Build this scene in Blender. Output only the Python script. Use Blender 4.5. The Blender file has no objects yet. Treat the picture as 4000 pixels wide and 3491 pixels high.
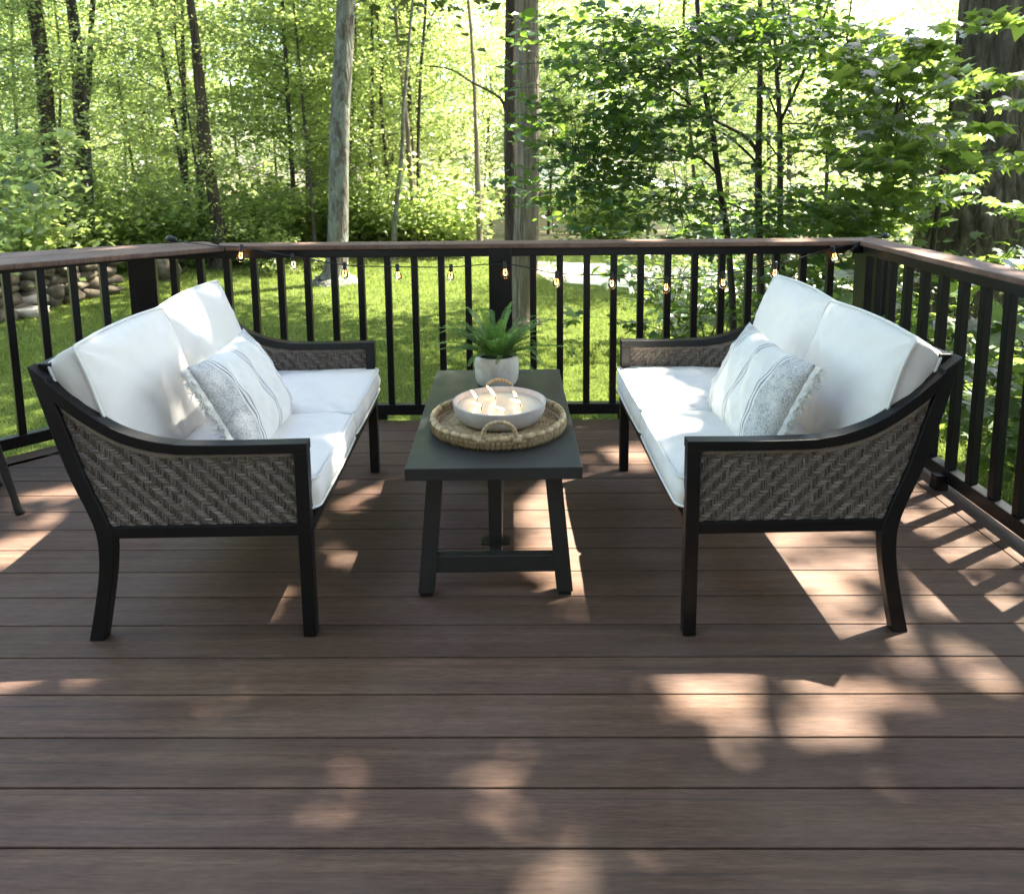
import bpy, bmesh, math, random
import numpy as np
from mathutils import Vector, Matrix
sc = bpy.context.scene
COL = sc.collection
rad = math.radians

# ------------------------------------------------------------------ camera
FPX, PITCH, PPY, YAW, ROLL, CAMH = 2960.0, .1451, 1040.67, -.0153, -.0098, 1.3458
cp, sp = math.cos(PITCH), math.sin(PITCH)
r_ = Vector((1, 0, 0)); u_ = Vector((0, sp, cp)); f_ = Vector((0, cp, -sp))
cr, sr = math.cos(ROLL), math.sin(ROLL)
r2 = r_*cr + u_*sr; u2 = -r_*sr + u_*cr
Rz = Matrix.Rotation(YAW, 3, 'Z')
CR, CU, CF = Rz @ r2, Rz @ u2, Rz @ f_
cam = bpy.data.objects.new('camera', bpy.data.cameras.new('camera'))
COL.objects.link(cam)
M = Matrix.Identity(4)
for i in range(3):
    M[i][0] = CR[i]; M[i][1] = CU[i]; M[i][2] = -CF[i]
M.translation = (0, 0, CAMH)
cam.matrix_world = M
cam.data.sensor_fit = 'HORIZONTAL'
cam.data.sensor_width = 36
cam.data.lens = FPX/4000*36
cam.data.shift_y = -(1745.5-PPY)/4000
cam.data.clip_end = 2000
cam.data.clip_start = .05
cam.data.dof.use_dof = True
cam.data.dof.focus_distance = 2.7
cam.data.dof.aperture_fstop = 4.8
sc.camera = cam

# ------------------------------------------------------------------ sky, sun, exposure
SA, SB = .50, .27                                   # ground shift per metre of height, towards -x, -y
SUNV = Vector((SA, SB, 1)).normalized()
world = bpy.data.worlds.new('World'); sc.world = world; world.use_nodes = True
nt = world.node_tree
sky = nt.nodes.new('ShaderNodeTexSky'); sky.sky_type = 'NISHITA'; sky.sun_disc = False
sky.sun_elevation = math.asin(SUNV.z); sky.sun_rotation = math.atan2(SA, SB)
sky.air_density = 1.0; sky.dust_density = 2.0; sky.ozone_density = .8
nt.links.new(sky.outputs[0], nt.nodes['Background'].inputs[0])
nt.nodes['Background'].inputs[1].default_value = .15
sun = bpy.data.objects.new('sun', bpy.data.lights.new('sun', 'SUN')); COL.objects.link(sun)
sun.data.energy = 5.0; sun.data.angle = rad(.6); sun.data.color = (1, .94, .80)
sun.rotation_euler = SUNV.to_track_quat('Z', 'Y').to_euler()
sc.view_settings.view_transform = 'Standard'; sc.view_settings.look = 'None'
sc.view_settings.gamma = 1; sc.view_settings.use_curve_mapping = False
sc.view_settings.exposure = 2.95
sc.cycles.max_bounces = 8; sc.cycles.transparent_max_bounces = 12
sc.cycles.diffuse_bounces = 4; sc.cycles.transmission_bounces = 6

# ------------------------------------------------------------------ pixel helpers (2053-wide frame of the photograph)
S_ = 4000/2053
def ray(px, py):
    return CF + CR*((px*S_-2000)/FPX) - CU*((py*S_-PPY)/FPX)
def atz(px, py, z=0.):
    d = ray(px, py); return Vector((0, 0, CAMH)) + d*((z-CAMH)/d.z)
def aty(px, py, y):
    d = ray(px, py); return Vector((0, 0, CAMH)) + d*(y/d.y)

# ------------------------------------------------------------------ object helpers
def tag(o, label=None, cat=None, group=None, kind=None):
    if label: o['label'] = label
    if cat: o['category'] = cat
    if group: o['group'] = group
    if kind: o['kind'] = kind
    return o
def empty(name, loc=(0, 0, 0), rz=0., **k):
    o = bpy.data.objects.new(name, None); COL.objects.link(o)
    o.location = loc; o.rotation_euler = (0, 0, rz); o.empty_display_size = .1
    return tag(o, **k)
def link(name, me, mat=None, parent=None, smooth=False, bevel=0, loc=None):
    o = bpy.data.objects.new(name, me); COL.objects.link(o)
    if mat and not me.materials: me.materials.append(mat)
    if smooth and me.polygons:
        me.polygons.foreach_set('use_smooth', [True]*len(me.polygons))
    if parent: o.parent = parent
    if bevel:
        b = o.modifiers.new('bevel', 'BEVEL'); b.width = bevel; b.segments = 2; b.limit_method = 'ANGLE'
        b.harden_normals = False
    if loc is not None: o.location = loc
    return o
def dup_tree(root, loc=None, rz=None, scale=None, **k):
    def cpy(o, par):
        c = o.copy(); COL.objects.link(c)
        if par is not None: c.parent = par
        for ch in list(o.children): cpy(ch, c)
        return c
    c = cpy(root, None)
    if loc is not None: c.location = loc
    if rz is not None: c.rotation_euler = (0, 0, rz)
    if scale is not None: c.scale = scale
    return tag(c, **k)
class MB:
    """collects vertices and faces of one mesh, with an optional per-vertex value"""
    def __init__(s): s.v = []; s.f = []; s.a = []
    def add(s, vs, fs, val=0.5):
        n = len(s.v); s.v += [tuple(v) for v in vs]; s.f += [tuple(i+n for i in f) for f in fs]
        s.a += [val]*len(vs)
    def box(s, c, d, R=None, val=.5):
        h = [x/2 for x in d]; vs = []
        for z in (-1, 1):
            for x, y in ((-1, -1), (1, -1), (1, 1), (-1, 1)):
                p = Vector((x*h[0], y*h[1], z*h[2]))
                if R is not None: p = R @ p
                vs.append(p+Vector(c))
        s.add(vs, [(3, 2, 1, 0), (4, 5, 6, 7), (0, 1, 5, 4), (1, 2, 6, 5), (2, 3, 7, 6), (3, 0, 4, 7)], val)
    def tube(s, pts, rr, n=8, cap=True, val=.5, closed=False, flat=1.0):
        pts = [Vector(p) for p in pts]; m = len(pts)
        if not hasattr(rr, '__len__'): rr = [rr]*m
        vs = []; ref = None
        for i, p in enumerate(pts):
            if closed: t = pts[(i+1) % m]-pts[i-1]
            else: t = pts[min(i+1, m-1)]-pts[max(i-1, 0)]
            if t.length < 1e-9: t = Vector((0, 0, 1))
            t.normalize()
            if ref is None:
                ref = t.orthogonal().normalized()
            else:
                ref = (ref - t*ref.dot(t))
                if ref.length < 1e-6: ref = t.orthogonal()
                ref.normalize()
            b = t.cross(ref)
            for k in range(n):
                a = 2*math.pi*k/n
                vs.append(p + ref*(math.cos(a)*rr[i]) + b*(math.sin(a)*rr[i]*flat))
        fs = []
        for i in range(m if closed else m-1):
            j = (i+1) % m
            for k in range(n):
                l = (k+1) % n
                fs.append((i*n+k, i*n+l, j*n+l, j*n+k))
        if cap and not closed:
            fs.append(tuple(reversed(range(n)))); fs.append(tuple((m-1)*n+k for k in range(n)))
        s.add(vs, fs, val)
    def lathe(s, prof, n=40, c=(0, 0, 0), val=.5, wob=None):
        vs = []; fs = []
        for (r, z) in prof:
            for k in range(n):
                a = 2*math.pi*k/n; rr = r*(1+(wob(a, z) if wob else 0))
                vs.append((c[0]+rr*math.cos(a), c[1]+rr*math.sin(a), c[2]+z))
        for i in range(len(prof)-1):
            for k in range(n):
                l = (k+1) % n
                fs.append((i*n+k, i*n+l, (i+1)*n+l, (i+1)*n+k))
        if prof[0][0] > 1e-4: fs.append(tuple(reversed(range(n))))
        if prof[-1][0] > 1e-4: fs.append(tuple((len(prof)-1)*n+k for k in range(n)))
        s.add(vs, fs, val)
    def prism(s, poly, y0, y1, val=.5, axis='y'):
        """polygon in (x,z) extruded along y, or in (x,y) extruded along z"""
        n = len(poly)
        if axis == 'y': vs = [(x, y0, z) for x, z in poly]+[(x, y1, z) for x, z in poly]
        else: vs = [(x, y, y0) for x, y in poly]+[(x, y, y1) for x, y in poly]
        fs = [(i, (i+1) % n, n+(i+1) % n, n+i) for i in range(n)]
        fs += [tuple(reversed(range(n))), tuple(range(n, 2*n))]
        s.add(vs, fs, val)
    def mesh(s, name, attr=False):
        me = bpy.data.meshes.new(name); me.from_pydata(s.v, [], s.f)
        if attr:
            at = me.attributes.new('rnd', 'FLOAT', 'POINT'); at.data.foreach_set('value', s.a)
        bm = bmesh.new(); bm.from_mesh(me); bmesh.ops.recalc_face_normals(bm, faces=bm.faces); bm.to_mesh(me); bm.free()
        return me
    def build(s, name, mat, parent=None, smooth=False, bevel=0, attr=False, **k):
        return tag(link(name, s.mesh(name, attr), mat, parent, smooth, bevel), **k)
def smooth_angle(o, deg=40):
    me = o.data
    me.polygons.foreach_set('use_smooth', [True]*len(me.polygons))
    try: me.set_sharp_from_angle(angle=rad(deg))
    except Exception: pass
    return o

# ------------------------------------------------------------------ materials
def mat(name, col=(.5, .5, .5), rough=.6, spec=.5, metal=0.):
    m = bpy.data.materials.new(name); m.use_nodes = True
    b = m.node_tree.nodes['Principled BSDF']
    b.inputs['Base Color'].default_value = (*col, 1); b.inputs['Roughness'].default_value = rough
    b.inputs['Specular IOR Level'].default_value = spec; b.inputs['Metallic'].default_value = metal
    m.diffuse_color = (*col, 1)
    return m
class N:
    """tiny node-graph helper"""
    def __init__(s, m): s.m = m; s.t = m.node_tree; s.b = s.t.nodes.get('Principled BSDF')
    def n(s, typ, ins=None, **props):
        x = s.t.nodes.new(typ)
        for k, v in props.items(): setattr(x, k, v)
        for k, v in (ins or {}).items():
            if isinstance(v, bpy.types.NodeSocket): s.t.links.new(v, x.inputs[k])
            else: x.inputs[k].default_value = v
        return x
    def coord(s, out='Object', scale=(1, 1, 1), loc=(0, 0, 0)):
        c = s.n('ShaderNodeTexCoord'); return s.n('ShaderNodeMapping', {0: c.outputs[out], 'Scale': scale, 'Location': loc}).outputs[0]
    def noise(s, vec, scale, detail=3, rough=.5, dist=0.): return s.n('ShaderNodeTexNoise', {'Vector': vec, 'Scale': scale, 'Detail': detail, 'Roughness': rough, 'Distortion': dist}).outputs[0]
    def ramp(s, fac, stops):
        r = s.n('ShaderNodeValToRGB', {0: fac}); e = r.color_ramp.elements
        while len(e) < len(stops): e.new(.5)
        for i, (p, c) in enumerate(stops):
            e[i].position = p; e[i].color = (*c, 1) if len(c) == 3 else c
        return r.outputs[0]
    def mix(s, fac, a, b, mode='MIX'):
        x = s.n('ShaderNodeMix', data_type='RGBA', blend_type=mode)
        for k, v in ((0, fac), (6, a), (7, b)):
            if isinstance(v, bpy.types.NodeSocket): s.t.links.new(v, x.inputs[k])
            elif k == 0: x.inputs[k].default_value = v
            else: x.inputs[k].default_value = (*v, 1)
        return x.outputs[2]
    def math(s, op, a, b=0., c=0.):
        x = s.n('ShaderNodeMath', {0: a, 1: b, 2: c}, operation=op); return x.outputs[0]
    def bump(s, h, strength=.3, dist=.002, normal=None):
        i = {'Height': h, 'Strength': strength, 'Distance': dist}
        if normal is not None: i['Normal'] = normal
        return s.n('ShaderNodeBump', i).outputs[0]
    def set(s, k, v): s.t.links.new(v, s.b.inputs[k])
    def attr(s, name='rnd'): return s.n('ShaderNodeAttribute', attribute_name=name).outputs['Fac']

BOARD, Y0 = .1435, 1.3094
SKEW = -.027      # the boards and the front railing run very slightly off the camera's x axis
def deck_material(name, along='x', base=((.080, .046, .031), (.123, .072, .049), (.180, .113, .078))):
    m = mat(name, base[1], .5, .3); g = N(m)
    c = g.n('ShaderNodeTexCoord').outputs['Object']
    x = g.n('ShaderNodeSeparateXYZ', {0: c})
    yy = g.math('MULTIPLY_ADD', x.outputs[0], -SKEW if name == 'deck_boards' else 0., x.outputs[1])
    a, b = (x.outputs[0], yy) if along == 'x' else (x.outputs[1], x.outputs[0])
    idx = g.math('FLOOR', g.math('DIVIDE', g.math('SUBTRACT', b, Y0), BOARD)) if along == 'x' else g.math('FLOOR', g.math('MULTIPLY', b, 7))
    wn = g.n('ShaderNodeTexWhiteNoise', {'W': idx}, noise_dimensions='1D').outputs[0]
    off = g.math('MULTIPLY', wn, 57.)
    v1 = g.n('ShaderNodeCombineXYZ', {0: g.math('MULTIPLY_ADD', a, 1.3, off), 1: g.math('MULTIPLY', b, 34.), 2: off}).outputs[0]
    v2 = g.n('ShaderNodeCombineXYZ', {0: g.math('MULTIPLY_ADD', a, 20., off), 1: g.math('MULTIPLY', b, 230.), 2: off}).outputs[0]
    v3 = g.n('ShaderNodeCombineXYZ', {0: g.math('MULTIPLY_ADD', a, .8, off), 1: g.math('MULTIPLY', b, 9.), 2: off}).outputs[0]
    n1 = g.noise(v1, 1., 5, .62, .3); n2 = g.noise(v2, 1., 4, .7); n3 = g.noise(v3, 1., 3, .5)
    col = g.ramp(n1, [(.28, base[0]), (.5, base[1]), (.74, base[2])])
    col = g.mix(g.ramp(n3, [(.4, (0, 0, 0)), (.75, (.55, .55, .55))]), col, (.115, .072, .066))
    col = g.mix(.55, col, g.ramp(n2, [(.32, (.36, .36, .37)), (.64, (1.22, 1.20, 1.16))]), 'MULTIPLY')
    v4 = g.n('ShaderNodeCombineXYZ', {0: g.math('MULTIPLY_ADD', a, 1.1, off), 1: g.math('MULTIPLY', b, 75.), 2: off}).outputs[0]
    col = g.mix(g.ramp(g.noise(v4, 1., 2, .5), [(.62, (0, 0, 0)), (.72, (.6, .6, .6))]), col, (.040, .032, .034))
    tint = g.ramp(wn, [(0, (.88, .88, .9)), (1, (1.1, 1.06, 1.03))])
    col = g.mix(1., col, tint, 'MULTIPLY')
    dirt = g.noise(g.n('ShaderNodeMapping', {0: c, 'Scale': (1, 1, 1)}).outputs[0], 2.3, 5, .6)
    col = g.mix(g.ramp(dirt, [(.45, (0, 0, 0)), (.8, (.25, .25, .25))]), col, (.26, .21, .17))
    g.set('Base Color', col)
    g.set('Roughness', g.ramp(n1, [(.2, (.55, .55, .55)), (.8, (.76, .76, .76))]))
    g.set('Normal', g.bump(g.math('ADD', g.math('MULTIPLY', n2, .7), n1), .5, .0012))
    return m
M_deck = deck_material('deck_boards')
M_deck_y = deck_material('deck_border', 'y')
M_cap = deck_material('rail_cap_boards', 'x', ((.13, .075, .052), (.19, .115, .082), (.25, .16, .115)))
M_cap_y = deck_material('rail_cap_boards_side', 'y', ((.13, .075, .052), (.19, .115, .082), (.25, .16, .115)))

def metal_mat(name, col, rough, bscale=900):
    m = mat(name, col, rough, .32); g = N(m); c = g.coord()
    n = g.noise(c, 6, 4, .6); g.set('Roughness', g.ramp(n, [(.3, (rough*.85,)*3), (.75, (min(1, rough*1.25),)*3)]))
    g.set('Base Color', g.mix(g.ramp(n, [(.4, (0, 0, 0)), (.8, (.3, .3, .3))]), col, tuple(min(1, x*1.9+.004) for x in col)))
    g.set('Normal', g.bump(g.noise(c, bscale, 2), .12, .0004))
    return m
M_rail = metal_mat('black_rail_metal', (.006, .006, .0065), .38)
M_sofa = metal_mat('dark_sofa_metal', (.007, .0068, .0072), .40)
M_table = metal_mat('charcoal_table_paint', (.022, .023, .023), .42)
M_table.node_tree.nodes['Principled BSDF'].inputs['Specular IOR Level'].default_value = .65
M_stool = metal_mat('gunmetal_leg', (.03, .03, .032), .35)

def cloth(name, col, rough=.9, scale=900, strength=.25):
    m = mat(name, col, rough, .2); g = N(m); c = g.coord()
    b = g.n('ShaderNodeTexWave', {'Vector': c, 'Scale': scale*.35, 'Distortion': .6}, bands_direction='X').outputs[0]
    b2 = g.n('ShaderNodeTexWave', {'Vector': c, 'Scale': scale*.35, 'Distortion': .6}, bands_direction='Y').outputs[0]
    big = g.noise(c, 5, 4, .55)
    h = g.math('ADD', g.math('MULTIPLY', b, b2), g.math('MULTIPLY', g.noise(c, scale, 2), .6))
    n1 = g.bump(big, .35, .02)
    g.set('Normal', g.bump(h, strength, .0006, n1))
    g.set('Base Color', g.mix(g.ramp(g.noise(c, 14, 5, .6), [(.35, (0, 0, 0)), (.9, (.35, .35, .35))]), col, tuple(x*.88 for x in col)))
    g.b.inputs['Sheen Weight'].default_value = .15
    return m
M_cush = cloth('off_white_outdoor_canvas', (.79, .755, .715))
M_pipe = cloth('cream_piping', (.76, .745, .71), scale=1200)

def pillow_mat():
    m = mat('striped_woven_cotton', (.8, .78, .74), .95, .1); g = N(m)
    c = g.n('ShaderNodeTexCoord').outputs['Object']; x = g.n('ShaderNodeSeparateXYZ', {0: c})
    wob = g.math('MULTIPLY_ADD', g.noise(g.coord(scale=(3, 14, 3)), 3, 2), .004, -.002)
    L = g.math('ADD', x.outputs[0], wob)
    aL = g.math('ABSOLUTE', L)
    def band(lo, hi, v=None):
        v = v or aL
        return g.math('MULTIPLY', g.math('GREATER_THAN', v, lo), g.math('LESS_THAN', v, hi))
    # weave speckle
    vw = g.coord(scale=(1, 1, 1))
    ck = g.n('ShaderNodeTexVoronoi', {'Vector': g.coord(scale=(330, 420, 330)), 'Scale': 1.}).outputs[0]
    sp_ = g.math('GREATER_THAN', g.math('ADD', ck, g.math('MULTIPLY', g.noise(vw, 40, 3), .5)), .70)
    slub = g.noise(g.coord(scale=(30, 4, 4)), 3, 4, .7)
    grey = g.math('MULTIPLY', band(.158, .5), g.math('MULTIPLY_ADD', sp_, -.62, .80))
    grey = g.math('MULTIPLY', grey, g.ramp(slub, [(.25, (.62, .62, .62)), (.7, (1, 1, 1))]))
    ln = g.math('ADD', g.math('ADD', band(.146, .152), band(.134, .138)), g.math('ADD', band(.010, .014), g.math('MULTIPLY', band(.004, .0065), 1.)))
    ln = g.math('MULTIPLY', ln, g.math('MULTIPLY_ADD', g.noise(vw, 300, 2), .9, .25))
    fac = g.math('MINIMUM', g.math('ADD', grey, ln), 1.)
    base = g.mix(g.noise(vw, 12, 4), (.80, .775, .73), (.74, .72, .68))
    g.set('Base Color', g.mix(fac, base, (.06, .08, .125)))
    g.set('Normal', g.bump(g.math('ADD', ck, g.math('MULTIPLY', g.noise(g.coord(scale=(10, 60, 10)), 3, 4), 2.5)), .5, .0012))
    return m
M_pillow = pillow_mat()
M_fringe = mat('white_cotton_fringe', (.86, .845, .81), .95, .1)
_g = N(M_fringe); _t = _g.n('ShaderNodeBsdfTranslucent', {0: (.86, .84, .80, 1)}); _m = _g.n('ShaderNodeMixShader', {0: .4, 1: _g.b.outputs[0], 2: _t.outputs[0]})
M_fringe.node_tree.links.new(_m.outputs[0], M_fringe.node_tree.nodes['Material Output'].inputs[0])

def wicker_mat():
    m = mat('grey_brown_resin_wicker', (.12, .1, .09), .45, .5); g = N(m); a = g.attr()
    col = g.ramp(a, [(0, (.045, .034, .027)), (.3, (.145, .115, .092)), (.6, (.27, .228, .195)), (1, (.48, .43, .38))])
    col = g.mix(.5, col, g.ramp(g.noise(g.coord(scale=(1, 1, 1)), 160, 3, .7), [(.3, (.5, .5, .5)), (.7, (1.2, 1.2, 1.2))]), 'MULTIPLY')
    g.set('Base Color', col)
    return m
M_wick = wicker_mat()
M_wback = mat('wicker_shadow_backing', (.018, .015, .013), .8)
def rattan_mat():
    m = mat('natural_seagrass', (.4, .3, .18), .6, .3); g = N(m); a = g.attr()
    col = g.ramp(a, [(0, (.16, .105, .06)), (.35, (.42, .31, .18)), (.7, (.60, .47, .29)), (1, (.74, .62, .42))])
    n = g.noise(g.coord(), 90, 4, .7)
    col = g.mix(.6, col, g.ramp(n, [(.3, (.55, .5, .42)), (.65, (1.15, 1.12, 1.05))]), 'MULTIPLY')
    g.set('Base Color', col); g.set('Normal', g.bump(g.noise(g.coord(), 350, 3), .5, .002))
    return m
M_rattan = rattan_mat()
def stone_mat(name, c1, c2, c3, scale=20, rough=.8, bs=.3):
    m = mat(name, c2, rough, .3); g = N(m); c = g.coord()
    n = g.noise(c, scale, 6, .65, .4)
    g.set('Base Color', g.ramp(n, [(.3, c1), (.5, c2), (.72, c3)]))
    g.set('Normal', g.bump(g.noise(c, scale*6, 4, .6), bs, .003))
    return m
M_bowl = stone_mat('pale_concrete', (.38, .345, .34), (.46, .43, .43), (.54, .515, .51), 9, .75, .15)
M_pot = stone_mat('whitewashed_pot_glaze', (.46, .40, .34), (.68, .65, .62), (.76, .745, .73), 7, .55, .3)
M_soil = stone_mat('dark_soil', (.02, .014, .01), (.035, .025, .018), (.06, .04, .03), 60, .95, .8)
M_wax = mat('cream_wax', (.66, .60, .49), .28, .5)
M_wax.node_tree.nodes['Principled BSDF'].inputs['Subsurface Weight'].default_value = .5
M_wax.node_tree.nodes['Principled BSDF'].inputs['Subsurface Radius'].default_value = (.02, .012, .006)
M_char = mat('charred_wick', (.02, .015, .012), .9)
def emit(name, col, s):
    m = bpy.data.materials.new(name); m.use_nodes = True; t = m.node_tree
    t.nodes.remove(t.nodes['Principled BSDF'])
    e = t.nodes.new('ShaderNodeEmission'); e.inputs[0].default_value = (*col, 1); e.inputs[1].default_value = s
    t.links.new(e.outputs[0], t.nodes['Material Output'].inputs[0]); return m
M_flame = emit('candle_flame', (1, .60, .25), 4.5)
M_fil = emit('glowing_filament', (1, .42, .12), 3.5)
M_sock = mat('black_rubber', (.012, .012, .013), .45)
def glass_mat():
    m = mat('clear_bulb_glass', (1, .97, .92), .02); b = m.node_tree.nodes['Principled BSDF']
    b.inputs['Transmission Weight'].default_value = 1; b.inputs['IOR'].default_value = 1.25
    return m
M_glass = glass_mat()

def leaf_mat(name, dark, mid, light, trans, tfac=.42, rough=.45, spec=.4):
    m = mat(name, mid, rough, spec); g = N(m); t = g.t
    a = g.attr()
    col = g.ramp(a, [(0, dark), (.5, mid), (1, light)])
    col = g.mix(.35, col, g.ramp(g.noise(g.coord(), 1.2, 2), [(.35, (.7, .75, .7)), (.65, (1.15, 1.12, .95))]), 'MULTIPLY')
    g.set('Base Color', col)
    tr = g.n('ShaderNodeBsdfTranslucent')
    tcol = g.ramp(a, [(0, tuple(x*.7 for x in trans)), (1, tuple(x*1.25 for x in trans))]); t.links.new(tcol, tr.inputs[0])
    mx = g.n('ShaderNodeMixShader', {0: tfac, 1: g.b.outputs[0], 2: tr.outputs[0]})
    t.links.new(mx.outputs[0], t.nodes['Material Output'].inputs[0])
    return m
M_leaf = leaf_mat('woodland_leaves', (.036, .054, .015), (.095, .135, .040), (.18, .215, .09), (.46, .58, .15), .47, .34, .6)
M_leaf2 = leaf_mat('yellow_green_leaves', (.058, .080, .022), (.125, .165, .058), (.20, .235, .11), (.56, .68, .20), .5, .34, .6)
M_leafd = leaf_mat('deep_green_sapling_leaves', (.016, .040, .020), (.030, .066, .033), (.054, .098, .048), (.26, .44, .05), .34, .36, .55)
M_maple = leaf_mat('maple_leaves', (.030, .062, .026), (.052, .095, .040), (.085, .13, .055), (.36, .52, .08), .38, .40, .5)
M_oakleaf = leaf_mat('oak_leaves', (.024, .042, .014), (.044, .070, .024), (.075, .105, .036), (.12, .17, .03), .3, .45, .5)
M_fern = leaf_mat('fern_green', (.035, .08, .022), (.085, .16, .042), (.15, .24, .075), (.22, .42, .06), .34, .45, .4)
def bark_mat(name, c1, c2, c3, vs=(18, 18, 2.2), strength=.9, dist=.02, lichen=None):
    m = mat(name, c2, .9, .15); g = N(m); c = g.coord(scale=vs)
    n = g.noise(c, 1, 7, .68, .6); v = g.n('ShaderNodeTexVoronoi', {'Vector': g.coord(scale=tuple(x*.8 for x in vs)), 'Scale': 1.2}, feature='DISTANCE_TO_EDGE').outputs[0]
    col = g.ramp(n, [(.3, c1), (.5, c2), (.72, c3)])
    if lichen:
        l = g.noise(g.coord(scale=(6, 6, 3)), 1.1, 6, .72, .8)
        col = g.mix(g.ramp(l, [(.44, (0, 0, 0)), (.56, (1, 1, 1))]), col, lichen)
    g.set('Base Color', col)
    h = g.math('ADD', n, g.math('MULTIPLY', g.math('MINIMUM', v, .25), 2.2))
    g.set('Normal', g.bump(h, strength, dist))
    return m
M_bark = bark_mat('grey_brown_bark', (.022, .016, .011), (.052, .040, .029), (.10, .08, .06))
M_bark_pale = bark_mat('pale_lichen_bark', (.035, .028, .021), (.115, .098, .078), (.22, .195, .16), (16, 16, 3.0), 1., .03, (.175, .185, .150))
M_bark_tan = bark_mat('tan_furrowed_bark', (.09, .072, .05), (.19, .155, .112), (.33, .28, .21), (26, 26, 1.6), 1., .03)
M_bark_dark = bark_mat('dark_deep_furrowed_bark', (.026, .021, .017), (.105, .088, .074), (.24, .21, .185), (9, 9, 2.4), 1., .06)
M_bark_thin = bark_mat('smooth_dark_bark', (.03, .026, .02), (.055, .046, .036), (.085, .072, .058), (30, 30, 6), .4, .004)

def lawn_mat():
    m = mat('lawn_turf', (.07, .12, .02), .95, .1); g = N(m); c = g.coord()
    n = g.noise(c, 1.3, 5, .6); n2 = g.noise(c, 45, 4, .7)
    col = g.ramp(n, [(.3, (.048, .068, .012)), (.55, (.078, .108, .020)), (.8, (.115, .135, .032))])
    col = g.mix(.7, col, g.ramp(n2, [(.3, (.45, .45, .4)), (.7, (1.35, 1.3, 1.2))]), 'MULTIPLY')
    g.set('Base Color', col); g.set('Normal', g.bump(n2, .8, .03))
    return m
M_lawn = lawn_mat()
M_grass = leaf_mat('grass_blades', (.055, .080, .014), (.105, .140, .026), (.19, .22, .06), (.28, .36, .07), .4, .5, .3)
M_floor = stone_mat('forest_floor_litter', (.05, .042, .02), (.10, .085, .045), (.15, .14, .07), 3, .95, .6)
M_gravel = stone_mat('pale_gravel', (.42, .39, .33), (.55, .52, .46), (.66, .63, .57), 30, .9, .5)
M_rock = stone_mat('fieldstone', (.035, .028, .018), (.085, .066, .045), (.16, .13, .09), 5, .9, .7)
M_flag = stone_mat('flat_step_stone', (.18, .15, .12), (.30, .26, .21), (.40, .36, .30), 6, .9, .6)
M_wall = stone_mat('beige_siding', (.45, .37, .28), (.5, .42, .32), (.55, .47, .37), 3, .8, .1)
M_roof = stone_mat('pale_shingles', (.55, .54, .52), (.62, .61, .6), (.7, .69, .68), 12, .8, .4)
M_trim = mat('white_trim', (.75, .74, .7), .6)
M_pane = mat('dark_window_glass', (.03, .035, .04), .08)
M_siding = mat('grey_siding', (.22, .21, .2), .7); M_roofd = mat('dark_shingle', (.08, .075, .07), .9)
M_under = mat('deck_joist_wood', (.05, .035, .025), .9)

GZ = -.9     # lawn level below the deck
def ground_z(y): return GZ - .0 if y < 18 else GZ - min(2.0, (y-18)*.075)

# ================================================================== SETTING
# terrain
mb = MB()
ys = [-60, -20, 0, 5, 10, 15, 18, 22, 27, 33, 40, 45, 60, 120, 400]
xs = [-400, -100, -40, -20, -10, 0, 10, 20, 40, 100, 400]
vs = [(x, y, ground_z(y)-.006) for y in ys for x in xs]
fs = [(j*len(xs)+i, j*len(xs)+i+1, (j+1)*len(xs)+i+1, (j+1)*len(xs)+i) for j in range(len(ys)-1) for i in range(len(xs)-1)]
mb.add(vs, fs); mb.build('forest_floor', M_floor, kind='structure')
rng = random.Random(4)
# lawn sheet with a wandering edge
edge = []
for i in range(41):
    x = -16+i*.62
    edge.append((x, 16.8+.5*math.sin(x*.7)+.3*math.sin(x*1.9+1)-(0 if x < 2 else .35*(x-2))))
poly = [(-16, -6), (9, -6), (9, edge[-1][1])]+list(reversed(edge))
mb = MB(); mb.prism(poly, GZ-.003, GZ, axis='z'); mb.build('lawn', M_lawn, kind='structure')
# sunlit gravel drive beyond the lawn
p = [(.9, 13.4), (2.2, 12.7), (5., 11.6), (9, 10.6), (9.2, 13), (5.5, 14.2), (2.5, 15.4), (.4, 16.2)]
mb = MB(); mb.prism(p, GZ-.001, GZ+.004, axis='z'); mb.build('gravel_drive', M_gravel, kind='structure')

# deck: boards in one mesh, cut to the deck outline (45 degree corner at the left)
XR_SEAM, XR_EDGE = 1.702, 1.86
YF_SEAM, YF_EDGE = 3.605, 3.752
DL_SEAM, DL_EDGE = 5.435, 5.625          # y - x on the diagonal edge
mb = MB()
gap = .0045; TH = .025
k0 = int((-1.6-Y0)/BOARD)-1
k = k0
while True:
    ya = Y0+k*BOARD+gap/2; yb = Y0+(k+1)*BOARD-gap/2; k += 1
    if ya > YF_SEAM-.01: break
    yb = min(yb, YF_SEAM-gap)
    xl = lambda y: max(-4.2, y-DL_SEAM+gap)
    mb.prism([(xl(ya), ya), (XR_SEAM-gap/2, ya), (XR_SEAM-gap/2, yb), (xl(yb), yb)], -TH, 0, axis='z')
mb.prism([(YF_SEAM-DL_SEAM+.004, YF_SEAM), (XR_EDGE, YF_SEAM), (XR_EDGE, YF_EDGE), (YF_EDGE-DL_EDGE, YF_EDGE)], -TH, 0, axis='z')
mb.v = [(x, y+SKEW*x, z) for x, y, z in mb.v]
o = mb.build('deck', M_deck, kind='structure', bevel=.0022)
mb = MB()
mb.prism([(XR_SEAM+gap/2, -1.6), (XR_EDGE, -1.6), (XR_EDGE, YF_SEAM-gap), (XR_SEAM+gap/2, YF_SEAM-gap)], -TH, 0, axis='z')
d = .0
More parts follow.
